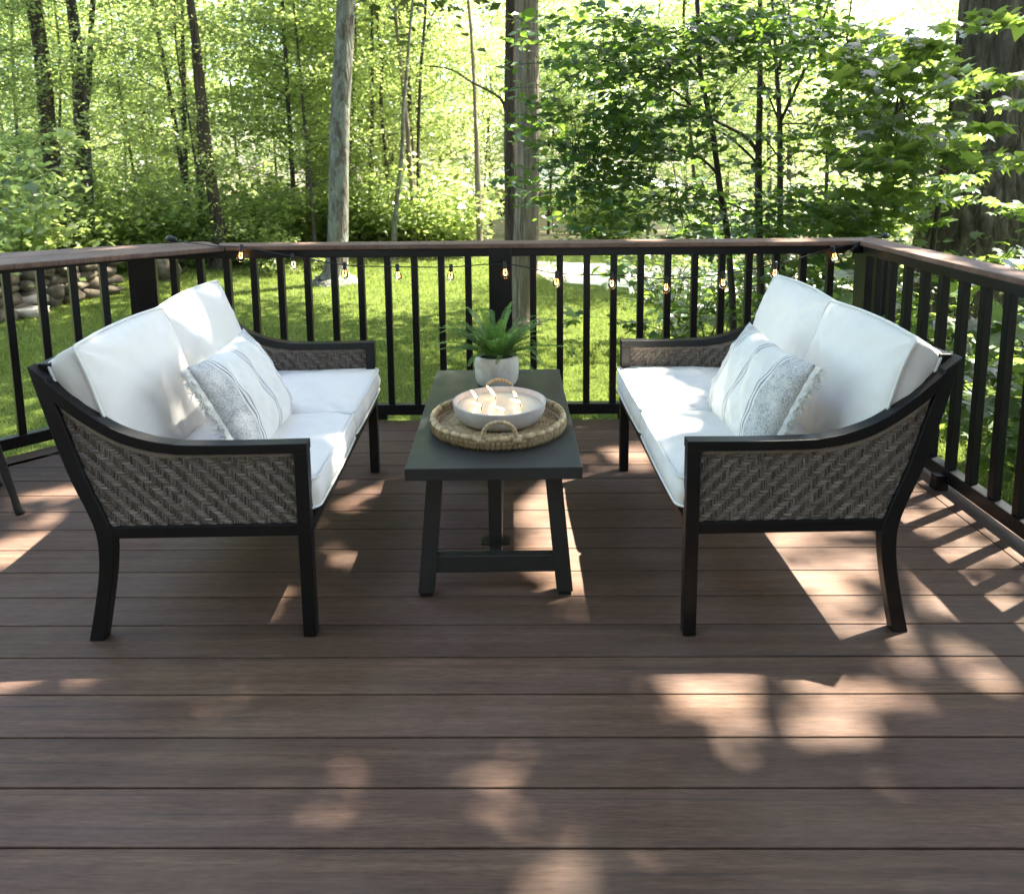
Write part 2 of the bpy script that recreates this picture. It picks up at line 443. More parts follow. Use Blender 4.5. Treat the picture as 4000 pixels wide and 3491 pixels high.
mb.prism([(-4.2, -4.2+DL_SEAM+.003), (YF_SEAM-DL_SEAM-.002, YF_SEAM), (YF_EDGE-DL_EDGE-.003, YF_EDGE), (-4.2, -4.2+DL_EDGE)], -TH, 0, axis='z')
o2 = mb.build('deck_border', M_deck_y, kind='structure', bevel=.0022)
mb = MB()
mb.prism([(-4.2, -1.6), (XR_EDGE-.02, -1.6), (XR_EDGE-.02, YF_EDGE-.02), (YF_EDGE-.02-DL_EDGE+.02, YF_EDGE-.02), (-4.2, -4.2+DL_EDGE-.03)], -.26, -TH-.02, axis='z')
mb.build('deck_joists', M_under, kind='structure')

# ================================================================== RAILINGS
CAPZ, CAPT = .914, .025
BAL = .033
bal_me = None
def baluster(parent, x, y, rz=0, z0=.083, z1=.850):
    global bal_me
    if bal_me is None:
        b = MB(); b.box((0, 0, (z0+z1)/2), (BAL, BAL, z1-z0)); bal_me = b.mesh('baluster'); bal_me.materials.append(M_rail)
    o = bpy.data.objects.new('baluster', bal_me); COL.objects.link(o); o.parent = parent
    o.location = (x, y, 0); o.rotation_euler = (0, 0, rz)
    bv = o.modifiers.new('bevel', 'BEVEL'); bv.width = .0025; bv.segments = 2
    return o
def post(parent, x, y, rz=0, w=.115, top=CAPZ-CAPT):
    b = MB(); R = Matrix.Rotation(rz, 3, 'Z')
    b.box((x, y, top/2+.0), (w, w, top), R); b.build('post', M_rail, parent, bevel=.004)
    b = MB(); b.box((x, y, .03), (w+.03, w+.03, .05), R); b.build('post_collar', M_rail, parent, bevel=.006)
RY = YF_EDGE+.022       # centre line of the front rail
RYL = (RY*math.sin(SKEW), RY*(1-math.cos(SKEW)), 0)
front = empty('deck_railing', RYL, SKEW, label='black metal deck railing with brown cap facing the lawn, behind the coffee table', cat='railing')
XL_, XR_ = -1.86, 1.86
mb = MB(); mb.box(((XL_+XR_)/2, RY, .055), (XR_-XL_-.1, .05, .056)); mb.build('bottom_rail', M_rail, front, bevel=.004)
mb = MB(); mb.box(((XL_+XR_)/2, RY, .869), (XR_-XL_-.1, .05, .040)); mb.build('top_rail', M_rail, front, bevel=.003)
for s in (-1, 1):
    for k in range(13):
        x = s*(.163+.1352*k)
        if abs(x) < 1.78: baluster(front, x+(.0), RY)
post(front, 0, RY+.01); post(front, 1.872, RY+.01, w=.135); post(front, -1.80, RY-.02, rad(22), w=.125)
for x in (-1.2, -.62, .62, 1.2):
    b = MB(); b.box((x, RY, .0135), (.05, .04, .027)); b.build('foot_block', M_rail, front)
mb = MB(); mb.prism([(-1.372, 3.737), (1.775, 3.737), (1.915, 3.885), (-1.46, 3.885)], CAPZ-CAPT, CAPZ, axis='z')
mb.build('rail_cap', M_cap, front, bevel=.006)
# right side rail, running towards the camera
right = empty('deck_railing', (0, 0, 0), label='black metal side railing with sunlit brown cap behind the right sofa', cat='railing')
RX = 1.803
Lr = 5.2
mb = MB(); mb.box((RX, 3.66-Lr/2, .055), (.05, Lr, .056)); mb.build('bottom_rail', M_rail, right, bevel=.004)
mb = MB(); mb.box((RX, 3.66-Lr/2, .869), (.05, Lr, .040)); mb.build('top_rail', M_rail, right, bevel=.003)
for k in range(26):
    baluster(right, RX, 3.55-.1352*k)
for y in (2.87, 1.9, .9):
    b = MB(); b.box((RX-.045, y, .0135), (.05, .045, .027)); b.box((RX-.045, y, .035), (.045, .04, .05)); b.build('foot_block', M_rail, right)
post(right, 1.835, 1.35, w=.115)
mb = MB(); mb.prism([(1.772, 3.684), (1.777, -1.5), (1.92, -1.5), (1.915, 3.834)], CAPZ-CAPT, CAPZ, axis='z')
mb.build('rail_cap', M_cap_y, right, bevel=.006)
# left diagonal rail with a wide bar-height ledge
left = empty('deck_railing', (0, 0, 0), label='black metal corner railing with wide brown ledge at the left, behind the left sofa', cat='railing')
P0 = Vector((-1.86, 3.81, 0)); Dl = Vector((-1, -1, 0)).normalized(); Ll = 3.0
Rl = Matrix.Rotation(rad(45), 3, 'Z')
c = P0+Dl*(Ll/2)
mb = MB(); mb.box((c.x, c.y, .055), (Ll, .05, .056), Rl); mb.build('bottom_rail', M_rail, left, bevel=.004)
mb = MB(); mb.box((c.x, c.y, .866), (Ll, .05, .046), Rl); mb.build('top_rail', M_rail, left, bevel=.003)
for k in range(18):
    q = P0+Dl*(.135+.1352*k); baluster(left, q.x, q.y, rad(45))
ci = [Vector((-1.375, 3.772)), Vector((-2.13, 3.17)), Vector((-3.30, 2.28))]
co = [Vector((-1.463, 3.887)), Vector((-1.55, 4.02)), Vector((-2.02, 3.83)), Vector((-2.40, 3.60)), Vector((-3.62, 2.72))]
def lerp2(a, b, t): return a+(b-a)*t
for j, (ta, tb) in enumerate(((0, .485), (.5, 1))):
    i0, i2 = ci[0], ci[2]; o0, o2_ = co[1], co[4]
    mb = MB()
    if j == 0:
        pl = [ci[0], ci[1], ci[2], lerp2(ci[2], co[4], .485), lerp2(ci[1], co[3], .485), lerp2(ci[0], co[1], .485)]
    else:
        pl = [lerp2(ci[0], co[1], .5), lerp2(ci[1], co[3], .5), lerp2(ci[2], co[4], .5), co[4], co[3], co[2], co[1]]
    mb.prism([(q.x, q.y) for q in pl], CAPZ-CAPT-.002, CAPZ-.002, axis='z')
    mb.build('rail_ledge_board', M_cap_y, left, bevel=.006)

# ================================================================== SOFAS
# side profile, u measured backwards from the front of the front leg
def strip(pts_in, pts_out, y0, y1, mb):
    n = len(pts_in); vs = []
    for y in (y0, y1):
        for (a, b) in zip(pts_in, pts_out):
            vs.append((a[0], y, a[1])); vs.append((b[0], y, b[1]))
    m = 2*n; fs = []
    for i in range(n-1):
        a = 2*i
        fs += [(a, a+1, a+3, a+2), (m+a, m+a+2, m+a+3, m+a+1), (a, a+2, m+a+2, m+a), (a+1, m+a+1, m+a+3, a+3)]
    fs += [(0, m, m+1, 1), (2*n-2, 2*n-1, m+2*n-1, m+2*n-2)]
    mb.add(vs, fs)
def spline(pts, n=6):
    out = []; P = [Vector(p) for p in pts]
    for i in range(len(P)-1):
        p0 = P[max(i-1, 0)]; p1 = P[i]; p2 = P[i+1]; p3 = P[min(i+2, len(P)-1)]
        for k in range(n):
            t = k/n
            out.append(.5*((2*p1)+(-p0+p2)*t+(2*p0-5*p1+4*p2-p3)*t*t+(-p0+3*p1-3*p2+p3)*t**3))
    out.append(P[-1]); return [tuple(q) for q in out]
BACK_O = spline([(.640, 0), (.612, .12), (.594, .22), (.592, .31), (.612, .385), (.650, .484), (.691, .625), (.735, .80)], 4)
BACK_I = spline([(.596, 0), (.571, .12), (.553, .22), (.548, .31), (.570, .385), (.607, .484), (.648, .625), (.690, .765)], 4)
ARM_T = spline([(.735, .800), (.674, .742), (.600, .678), (.519, .623), (.437, .592), (.372, .579), (.333, .575), (.18, .573), (.0, .575)], 4)
ARM_B = spline([(.700, .738), (.660, .690), (.590, .634), (.515, .588), (.437, .561), (.372, .550), (.333, .547), (.18, .546), (.0, .547)], 4)
def interp(tab, u):
    for (a, za), (b, zb) in zip(tab[:-1], tab[1:]):
        if (a-u)*(b-u) <= 0 and abs(a-b) > 1e-9: return za+(zb-za)*(u-a)/(b-a)
    return tab[0][1] if abs(u-tab[0][0]) < abs(u-tab[-1][0]) else tab[-1][1]
def inv_interp(tab, z):
    for (ua, a), (ub, b) in zip(tab[:-1], tab[1:]):
        if (a-z)*(b-z) <= 0 and abs(a-b) > 1e-9: return ua+(ub-ua)*(z-a)/(b-a)
    return tab[-1][0]
RAILZ0, RAILZ1 = .305, .340
def strand(mb, a, b, nrm, w, val, lift=.0022, horiz=True):
    """a slightly arched thin reed from a to b"""
    a = Vector(a); b = Vector(b); n = Vector(nrm); t = (b-a).normalized(); s = n.cross(t)*(w/2)
    vs = []
    for k in range(4):
        q = a+(b-a)*(k/3); h = lift*(1 if k in (1, 2) else -.25)
        vs += [q-s*.9+n*(h*.35), q+n*h*1.15+n*.0004, q+s*.9+n*(h*.35)]
    fs = []
    for k in range(3):
        for j in range(2):
            i = k*3+j; fs.append((i, i+1, i+4, i+3))
    mb.add(vs, fs, val)
def wicker_fill(mb, inside, u0, u1, z0, z1, to3, nrm, seed, cell=.0076, ns=2):
    """3/3 twill: reeds pass over three cells and step diagonally"""
    R = random.Random(seed)
    nu = int((u1-u0)/cell)+1; nz = int((z1-z0)/cell)+1
    for i in range(-2, nu):
        for j in range(-2, nz):
            ph = (i-j) % 6
            uc = u0+i*cell; zc = z0+j*cell
            if ph not in (0, 5): continue
            tone = R.gauss(.5, .07)
            if ph == 0:
                a_, b_ = uc-.15*cell, uc+3.15*cell
                while a_ < b_ and not inside(a_, zc+cell*.5): a_ += cell*.5
                while b_ > a_ and not inside(b_, zc+cell*.5): b_ -= cell*.5
                if b_-a_ > cell*.8:
                    for s in range(ns):
                        zz = zc+cell*(s+.5)/ns+R.gauss(0, .00025)
                        strand(mb, to3(a_+R.uniform(-.001, .001), zz), to3(b_+R.uniform(-.001, .001), zz+R.gauss(0, .0003)), nrm, cell/ns*.88, min(1, max(0, tone+.12+R.gauss(0, .12))), .0034)
            else:
                a_, b_ = zc-.15*cell, zc+3.15*cell
                while a_ < b_ and not inside(uc+cell*.5, a_): a_ += cell*.5
                while b_ > a_ and not inside(uc+cell*.5, b_): b_ -= cell*.5
                if b_-a_ > cell*.8:
                    for s in range(ns):
                        uu = uc+cell*(s+.5)/ns+R.gauss(0, .0003)
                        strand(mb, to3(uu, a_), to3(uu+R.gauss(0, .0004), b_), nrm, cell/ns*.84, min(1, max(0, tone-.05+R.gauss(0, .11))), .0026)
SOFA_L = 1.165
def make_sofa(root, m):
    """m=+1: back towards +x (right sofa); -1: mirrored"""
    def P(b, name, mt, **k):
        b.v = [(m*v[0], v[1], v[2]) for v in b.v]; return b.build(name, mt, root, **k)
    T = .036
    for yy, nm in ((0, 'near'), (SOFA_L-T, 'far')):
        b = MB(); b.prism([(0, 0), (.037, 0), (.038, .548), (0, .548)], yy, yy+T); P(b, 'front_leg', M_sofa, bevel=.003)
        b = MB(); strip(BACK_I, BACK_O, yy, yy+T, b); P(b, 'rear_leg', M_sofa, bevel=.003)
        b = MB(); strip(ARM_B, ARM_T, yy-.001, yy+T+.006, b); P(b, 'arm_rest', M_sofa, bevel=.004)
        b = MB(); b.box(((.037+.555)/2, yy+T/2, (RAILZ0+RAILZ1)/2), (.555-.037, T-.006, RAILZ1-RAILZ0)); P(b, 'side_rail', M_sofa, bevel=.003)
        # woven side panel
        inside = lambda u, z: .030 < u < inv_interp(BACK_I, z)+.010 and RAILZ1-.008 < z < interp(ARM_B, u)+.004
        b = MB()
        # backing sheet
        pl = [(.037, RAILZ1-.002)]+[(inv_interp(BACK_I, z)+.004, z) for z in (.345, .40, .46, .52, .58, .64, .70)]+[(u, interp(ARM_B, u)+.004) for u in (.66, .62, .58, .54, .50, .46, .42, .38, .33, .25, .15, .037)]
        b.prism(pl, yy+T*.5-.002, yy+T*.5+.002)
        back = P(b, 'wicker_panel', M_wback)
        for side in (-1, 1):
            if nm == 'near' and side == 1: continue
            b = MB(); yw = yy+T*.5+side*.0035
            wicker_fill(b, inside, .032, .70, RAILZ1-.006, .76, lambda u, z: (u, yw, z), (0, side, 0), 5+side)
            # wrapped edge reeds that follow the arm curve
            for q in range(4):
                off = .007+.0036*q; us = [.045+(.66-.045)*t/40 for t in range(41)]
                pts = [(u, yw+side*.002, interp(ARM_B, u)-off) for u in us if interp(ARM_B, u)-off > 0 and (q < 3 or u > .25)]
                if q > 1: pts = [p_ for p_ in pts if p_[0] > .36-.0*q]
                b.tube(pts, .0019, 5, val=.55+.1*(q % 3))
            b.v = [(m*v[0], v[1], v[2]) for v in b.v]
            me = b.mesh('weave', True)
            w = link('weave', me, M_wick, back)
            w.matrix_parent_inverse = Matrix.Identity(4)
    # long rails
    b = MB(); b.box((.018, SOFA_L/2, .322), (.034, SOFA_L-2*T, .034)); P(b, 'front_rail', M_sofa, bevel=.003)
    b = MB(); b.box((.572, SOFA_L/2, .322), (.030, SOFA_L-2*T, .034)); P(b, 'rear_rail', M_sofa, bevel=.003)
    b = MB(); b.box((.711, SOFA_L/2, .781), (.036, SOFA_L-2*T, .036)); P(b, 'back_top_rail', M_sofa, bevel=.004)
    b = MB()
    for x in (.15, .30, .45): b.box((x, SOFA_L/2, .330), (.05, SOFA_L-2*T, .008))
    P(b, 'seat_slats', M_sofa)
    # woven back
    th = math.atan2(.125, .42)
    n3 = (math.cos(th), 0, -math.sin(th))
    b = MB(); b.add([(.580, T, .345), (.580, SOFA_L-T, .345), (.705, SOFA_L-T, .765), (.705, T, .765),
                     (.586, T, .345), (.586, SOFA_L-T, .345), (.711, SOFA_L-T, .765), (.711, T, .765)],
                    [(0, 1, 2, 3), (7, 6, 5, 4), (0, 4, 5, 1), (2, 6, 7, 3)])
    bk = P(b, 'wicker_back', M_wback)
    b = MB()
    wicker_fill(b, lambda u, z: True, T, SOFA_L-T-.03, 0, .43, lambda u, z: (.589+z*math.sin(th), u, .345+z*math.cos(th)), n3, 3, cell=.016, ns=2)
    b.v = [(m*v[0], v[1], v[2]) for v in b.v]
    link('weave', b.mesh('weave', True), M_wick, bk)

def nz(x, y, s):
    return (math.sin(x*1.7+s)*math.cos(y*2.1-s*1.3)+.5*math.sin(x*3.9-y*3.1+s*2.7)+.3*math.sin(x*7.1+y*5.3+s*4.1))/1.8
def boxed_cushion(name, parent, a, b_, T, M4, bulge=.03, seed=0, rc=.045, top_bow=0., side_b=.012, sink=0., shear=0.):
    """a x b_ cushion, thickness T along local z; welted top and bottom edge"""
    M_ = 22; outl = []
    hx, hy = a/2, b_/2
    for (sx, sy, a0) in ((1, 1, 0), (-1, 1, 90), (-1, -1, 180), (1, -1, 270)):
        for k in range(7):
            t = rad(a0+k*15)
            outl.append((sx*(hx-rc)+rc*math.cos(t), sy*(hy-rc)+rc*math.sin(t)))
    # densify the straight runs
    dense = []
    for i in range(len(outl)):
        p, q = Vector(outl[i]), Vector(outl[(i+1) % len(outl)])
        n = max(1, int((q-p).length/.022))
        for k in range(n): dense.append(tuple(p+(q-p)*(k/n)))
    def warp(x, y):
        ex = 1+top_bow*max(0, (1-(x/hx)**2))*(1 if y > 0 else 0)*abs(y/hy)
        return x*(1+.010*math.cos(y/hy*1.5)), y*ex*(1+.008*math.cos(x/hx*1.5))
    out2 = [warp(*q) for q in dense]; n = len(out2)
    vs = []; fs = []
    prof = []
    for k in range(23): prof.append((k/22, +1))
    ss = [p_[0] for p_ in prof]
    def topz(s, x, y):
        w = (max(0, 1-(x/hx*.97)**4)*max(0, 1-(y/hy*.97)**4))**.5
        ang = math.atan2(y, x); e = 1-s
        pk = .0030*math.exp(-e*9)*e*12*(math.sin(ang*23+seed)+.6*math.sin(ang*41+seed*2))
        cr = 0.
        for q in range(5):
            sx_, sy_ = (1, -1, 1, -1, .1)[q], (1, 1, -1, -1, -1)[q]; ux, uy = x/hx-sx_, y/hy-sy_
            rr = math.hypot(ux, uy); th_ = math.atan2(uy, ux)
            cr += math.exp(-rr*2.4)*rr*.020*math.sin(th_*9+seed*1.7+q)
        return T/2 + bulge*w + .0055*nz(x*8, y*8, seed)*(w+.15) + (pk + cr)*min(1, w*2+.15)
    rings = []
    for s in ss[1:]:
        ring = []
        for i, (x, y) in enumerate(out2):
            px, py = x*s, y*s
            ring.append((px, py, topz(s, px, py)))
        rings.append(ring)
    for k in range(1, 7):
        t = k/7; ring = []
        for i, (x, y) in enumerate(out2):
            L = math.hypot(x, y); nx, ny = x/L, y/L
            bg = side_b*math.sin(math.pi*t)+.0025*math.sin(i*.9+seed)*math.sin(math.pi*t)+.002*nz(x*30, y*30+t*3, seed)
            ring.append((x+nx*bg, y+ny*bg, T/2*(1-2*t)))
        rings.append(ring)
    for s in reversed(ss[1:]):
        ring = []
        for (x, y) in out2:
            px, py = x*s, y*s
            w = (max(0, 1-(px/hx)**4)*max(0, 1-(py/hy)**4))**.5
            ring.append((px, py, -T/2-sink*w))
        rings.append(ring)
    vs = [(0, 0, topz(0, 0, 0))]
    for r in rings: vs += r
    vs.append((0, 0, -T/2-sink))
    for i in range(n): fs.append((0, 1+i, 1+(i+1) % n))
    for k in range(len(rings)-1):
        for i in range(n):
            j = (i+1) % n; A = 1+k*n; B = 1+(k+1)*n
            fs.append((A+i, B+i, B+j, A+j))
    A = 1+(len(rings)-1)*n
    for i in range(n): fs.append((A+i, len(vs)-1, A+(i+1) % n))
    def bend(v):
        return (v[0], v[1]-shear*max(0, T/2-v[2])*max(0, v[1]/hy)**.7, v[2])
    mb = MB(); mb.add([M4 @ Vector(bend(v)) for v in vs], fs)
    o = mb.build(name, M_cush, parent, smooth=True)
    mb = MB()
    for zz, rg in ((1, rings[21]), (-1, rings[28])):
        pts = []
        for i, (x, y) in enumerate(out2):
            L = math.hypot(x, y)
            pts.append(M4 @ Vector(bend((x+x/L*.0035, y+y/L*.0035, rg[i][2]+zz*.0015))))
        mb.tube(pts, .0042, 7, closed=True)
    mb.build('piping', M_pipe, o, smooth=True)
    return o
def frame(c, ax, ay, az):
    m = Matrix.Identity(4)
    for i in range(3): m[i][0] = ax[i]; m[i][1] = ay[i]; m[i][2] = az[i]
    m.translation = Vector(c); return m
def sofa_cushions(root, m, seed):
    half = (SOFA_L-.066)/2
    for k in range(2):
        yc = .033+half*(k+.5)
        tilt = rad(1.5)
        c = (m*.272, yc, .406+.002*k)
        ax = Vector((m*math.cos(tilt), 0, -math.sin(tilt))); ay = Vector((0, 1, 0)); az = ax.cross(ay)*(1 if m > 0 else -1)
        az = Vector((0, 0, 1)); az = (az-ax*az.dot(ax)).normalized()
        boxed_cushion('seat_cushion', root, .574, half+.008, .074, frame(c, ax, ay, az), .024, seed+k, rc=.035, side_b=.009)
    for k in range(2):
        yc = .045+(SOFA_L-.09)/2*(k+.5)
        th = rad(17.5+1.5*k)
        up = Vector((m*math.sin(th), 0, math.cos(th))); fr = Vector((-m*math.cos(th), 0, math.sin(th)))
        c = Vector((m*.606, yc, .620+.004*k))
        ax = Vector((0, 1, 0))
        M4 = frame(c, ax, up, fr)
        boxed_cushion('back_cushion', root, (SOFA_L-.075)/2, .436, .070, M4, .050, seed+5+k, rc=.016, top_bow=.035, side_b=.008, sink=.01, shear=.30)

ls = empty('loveseat', (-.535, 1.985, 0), label='left loveseat with dark metal frame, grey wicker sides and white cushions, facing right', cat='sofa', group='pair of facing wicker loveseats')
make_sofa(ls, -1); sofa_cushions(ls, -1, 1.)
rs = empty('loveseat', (.502, 1.955, 0), label='right loveseat with dark metal frame, brown wicker sides and white cushions, facing left', cat='sofa', group='pair of facing wicker loveseats')
make_sofa(rs, 1); sofa_cushions(rs, 1, 4.)

# ------------------------------------------------------------------ throw pillows
def throw_pillow(A, B, Cc, D, nrm, T, seed, label):
    """A near-top, B far-top, Cc far-bottom, D near-bottom"""
    A, B, Cc, D = map(Vector, (A, B, Cc, D))
    c = (A+B+Cc+D)/4
    ax = ((B+Cc)/2-(A+D)/2); L = ax.length; ax.normalize()
    ay = ((A+B)/2-(Cc+D)/2); ay = ay-ax*ay.dot(ax); W = ay.length; ay.normalize()
    az = ax.cross(ay)
    if az.dot(Vector(nrm)) < 0: az = -az
    M4 = frame(c, ax, ay, az)
    nu, nv = 48, 34; vs = []; fs = []
    for side in (1, -1):
        for i in range(nu+1):
            for j in range(nv+1):
                u = -1+2*i/nu; v = -1+2*j/nv
                x = u*L/2*(1-.045*(1-v*v)*abs(u)**3); y = v*W/2*(1-.085*(1-u*u)*abs(v)**3)
                w = max(0, (1-abs(u)**2.6))*max(0, (1-abs(v)**2.2))
                z = T/2*w**.55
                e = min(1, w*3)
                z += .0065*e*nz(u*5, v*3, seed)+.004*e*math.sin(v*16+seed+2*math.sin(u*3))*abs(u)**3
                z += .0035*math.sin(v*31+seed)*max(0, abs(u)-.72)*2*e
                z -= .012*max(0, 1-((u-.1)**2*6+(v-.25)**2*3))
                vs.append((x, y, side*max(z, 0)))
    o_ = (nu+1)*(nv+1)
    for s in range(2):
        for i in range(nu):
            for j in range(nv):
                a = s*o_+i*(nv+1)+j; q = (a, a+nv+1, a+nv+2, a+1)
                fs.append(q if s == 0 else tuple(reversed(q)))
    me = bpy.data.meshes.new('throw_pillow'); me.from_pydata(vs, [], fs)
    bm = bmesh.new(); bm.from_mesh(me); bmesh.ops.remove_doubles(bm, verts=bm.verts, dist=1e-5); bmesh.ops.recalc_face_normals(bm, faces=bm.faces); bm.to_mesh(me); bm.free()
    t = link('throw_pillow', me, M_pillow, None, True)
    t.matrix_world = M4
    tag(t, label=label, cat='pillow', group='striped lumbar pillows')
    R = random.Random(seed)
    for end in (-1,):
        b = MB()
        for k in range(230):
            v = R.uniform(-.99, .99); x0 = end*L/2*(1-.045*(1-v*v)); y0 = v*W/2
            ln = R.uniform(.012, .030); pts = []
            dy = R.gauss(0, .35); dz = R.gauss(.1, .4); cu = R.gauss(0, .004)
            for q in range(5):
                t_ = q/4
                pts.append((x0+end*.016+end*ln*t_*.6, y0+dy*ln*t_+cu*math.sin(t_*4), -.009-ln*t_*.4+(dz*ln*t_)))
            b.tube(pts, [.0017, .0016, .0014, .0012, .0007], 4, cap=False)
        # loose woven ruffle that the strands hang from
        rv = []; 
        for layer in (-1, 0, 1):
            n = 90; vs2 = []
            for i in range(n+1):
                v = -1+2*i/n; x0 = end*L/2*(1-.045*(1-v*v)); y0 = v*W/2*.99; wd = .030+.012*R.random()
                for q in range(4):
                    t_ = q/3
                    vs2.append((x0+end*(-.005+wd*.62*t_), y0+.003*t_*math.sin(i*2.1+layer), layer*.005*t_-wd*.32*t_**1.3+.004*t_*math.sin(i*.62+layer*1.7+seed)))
            b.add(vs2, [(i*4+q, i*4+q+1, i*4+q+5, i*4+q+4) for i in range(n) for q in range(3)])
        b.build('fringe', M_fringe, t, smooth=True)
    return t
throw_pillow((-.925, 2.14, .735), (-.91, 2.62, .755), (-.750, 2.665, .425), (-.750, 2.20, .425), (1, 0, .5), .15, 2.1,
             'white pillow with grey woven end bands and thin grey stripes on the left loveseat')
throw_pillow((.905, 2.07, .735), (.885, 2.60, .755), (.735, 2.655, .430), (.755, 2.14, .425), (-1, 0, .5), .15, 5.3,
             'white pillow with blue grey woven bands and frayed edge on the right loveseat')

# ================================================================== COFFEE TABLE
tb = empty('coffee_table', (0, 0, 0), label='dark charcoal rectangular coffee table with slanted legs between the two sofas', cat='table')
tcx, tcy = -.022, 2.6315; TR = Matrix.Rotation(-.0112, 3, 'Z')
def tl(x, y, z=0): v = TR @ Vector((x, y, 0)); return (tcx+v.x, tcy+v.y, z)
mb = MB(); mb.box((tcx, tcy, .421), (.524, 1.033, .038), TR); mb.build('tabletop', M_table, tb, bevel=.0025)
for sy in (-1, 1):
    yl = sy*.44
    for sx in (-1, 1):
        b = MB(); w = .050; d = .045
        top = Vector(tl(sx*.178, yl, .402)); bot = Vector(tl(sx*.214, yl, .012))
        vs = []
        for q, zz in ((bot, .012), (top, .402)):
            for dx, dy in ((-1, -1), (1, -1), (1, 1), (-1, 1)): vs.append((q.x+dx*w/2, q.y+dy*d/2, zz))
        b.add(vs, [(3, 2, 1, 0), (4, 5, 6, 7), (0, 1, 5, 4), (1, 2, 6, 5), (2, 3, 7, 6), (3, 0, 4, 7)])
        b.build('leg', M_table, tb, bevel=.003)
        b = MB(); b.box((bot.x, bot.y, .006), (w-.01, d-.01, .012)); b.build('foot_pad', M_sock, tb)
    b = MB(); c = tl(0, yl, .104); b.box(c, (.372, .032, .056), TR); b.build('cross_bar', M_table, tb, bevel=.003)
    b = MB(); c = tl(0, yl, .392); b.box(c, (.33, .03, .02), TR); b.build('top_cleat', M_table, tb)
for y_ in (-.36, .36):
    b = MB(); c = tl(.0, y_, .268); b.box(c, (.042, .042, .27), TR); b.build('centre_post', M_table, tb, bevel=.003)
    b = MB(); c = tl(.0, y_, .130); b.box(c, (.09, .05, .006), TR); b.build('post_plate', M_table, tb)
b = MB(); c = tl(0, 0, .110); b.box(c, (.042, .848, .034), TR); b.build('long_bar', M_table, tb, bevel=.003)

# ------------------------------------------------------------------ woven tray
TC = Vector((-.014, 2.462, .441))
tray = empty('woven_tray', TC, label='round natural seagrass tray with two hoop handles under the candle bowl', cat='tray')
R = random.Random(9)
b = MB()
def wrapped_ring(b, r, z, rr, nwrap, squish=1., ph=0., amp=.16, tone=.6):
    n = nwrap*4; pts = []; rad_ = []
    for k in range(n):
        a = 2*math.pi*k/n
        pts.append((r*math.cos(a)+.0008*math.sin(a*9+ph), r*math.sin(a), z+.0009*math.sin(a*7+ph)))
        rad_.append(rr*(1+amp*(1, .2, -.8, .1)[k % 4]))
    s0 = len(b.a); b.tube(pts, rad_, 7, closed=True)
    for k in range(n):
        val = min(1, max(0, tone+(.12, .05, -.42, .0)[k % 4]+.10*math.sin(k*1.7+ph)))
        for q in range(7): b.a[s0+k*7+q] = val
r = .018
while r < .205:
    wrapped_ring(b, r, .006, .0062, max(10, int(r*2*math.pi/.010)), ph=r*50, tone=R.uniform(.35, .7), amp=.3); r += .0105
# loose crossing straws on the base
for k in range(240):
    a = R.uniform(0, 2*math.pi); ra = R.uniform(.10, .205); L = R.uniform(.02, .045); sl = R.choice((.7, 1., -.8))+R.gauss(0, .3)
    p0 = Vector((ra*math.cos(a), ra*math.sin(a), .011)); t = Vector((-math.sin(a+sl), math.cos(a+sl), 0))
    b.tube([p0-t*L/2, p0+Vector((0, 0, .004)), p0+t*L/2], .0013, 4, val=R.uniform(.55, 1), flat=.6)
b.build('base', M_rattan, tray, smooth=True, attr=True)
b = MB()
for q, (rr_, z, tr) in enumerate(((.212, .009, .0078), (.219, .0235, .0074), (.222, .038, .0082))):
    wrapped_ring(b, rr_, z, tr, 34 if q == 2 else 80, ph=q*2., amp=.10 if q == 2 else .18, tone=.62)
for k in range(170):    # binding straws over the rim
    a = 2*math.pi*k/170+R.uniform(-.01, .01); da = R.uniform(.03, .07)
    pts = []
    for i in range(7):
        t = i/6; z = -.001+.046*t; aa = a+da*t; rr_ = .2205+.0075*math.sin(math.pi*min(1, t*1.0))+.002
        pts.append((rr_*math.cos(aa), rr_*math.sin(aa), z))
    b.tube(pts, .0021, 4, val=R.uniform(.3, 1), flat=.5)
    pts = [((rr2)*math.cos(a+da+.02), (rr2)*math.sin(a+da+.02), zz) for rr2, zz in ((.226, .044), (.221, .0478), (.213, .044), (.208, .03))]
    b.tube(pts, .0021, 4, val=R.uniform(.3, 1), flat=.5)
b.build('rim', M_rattan, tray, smooth=True, attr=True)
for sgn in (-1, 1):
    b = MB(); n = 96; pts = []; rr_ = []
    hw, hh = .052, .058
    for k in range(n+1):
        t = k/n; a = math.pi*t
        x = -hw*math.cos(a)*(1+.0*t) if abs(math.cos(a)) < 1 else -hw*math.cos(a)
        z = .036+hh*(math.sin(a)**.75 if math.sin(a) > 0 else 0)
        pts.append((x+(0.004), sgn*(.219+.006*math.sin(a)), z)); rr_.append(.0066*(1+.10*(1, 0, -.9)[k % 3]))
    s0 = len(b.a); b.tube(pts, rr_, 8)
    for k in range(n+1):
        for q in range(8): b.a[s0+k*8+q] = min(1, max(0, .62+(.1, 0, -.4)[k % 3]+.12*math.sin(k*.8)))
    for sx in (-1, 1):
        wb = [(sx*(hw+.004)+.004+dx, sgn*.222, .030+dz) for dx, dz in ((-.012, 0), (0, .004), (.012, 0))]
        b.tube(wb, .009, 7, val=.5)
    b.build('handle', M_rattan, tray, smooth=True, attr=True)

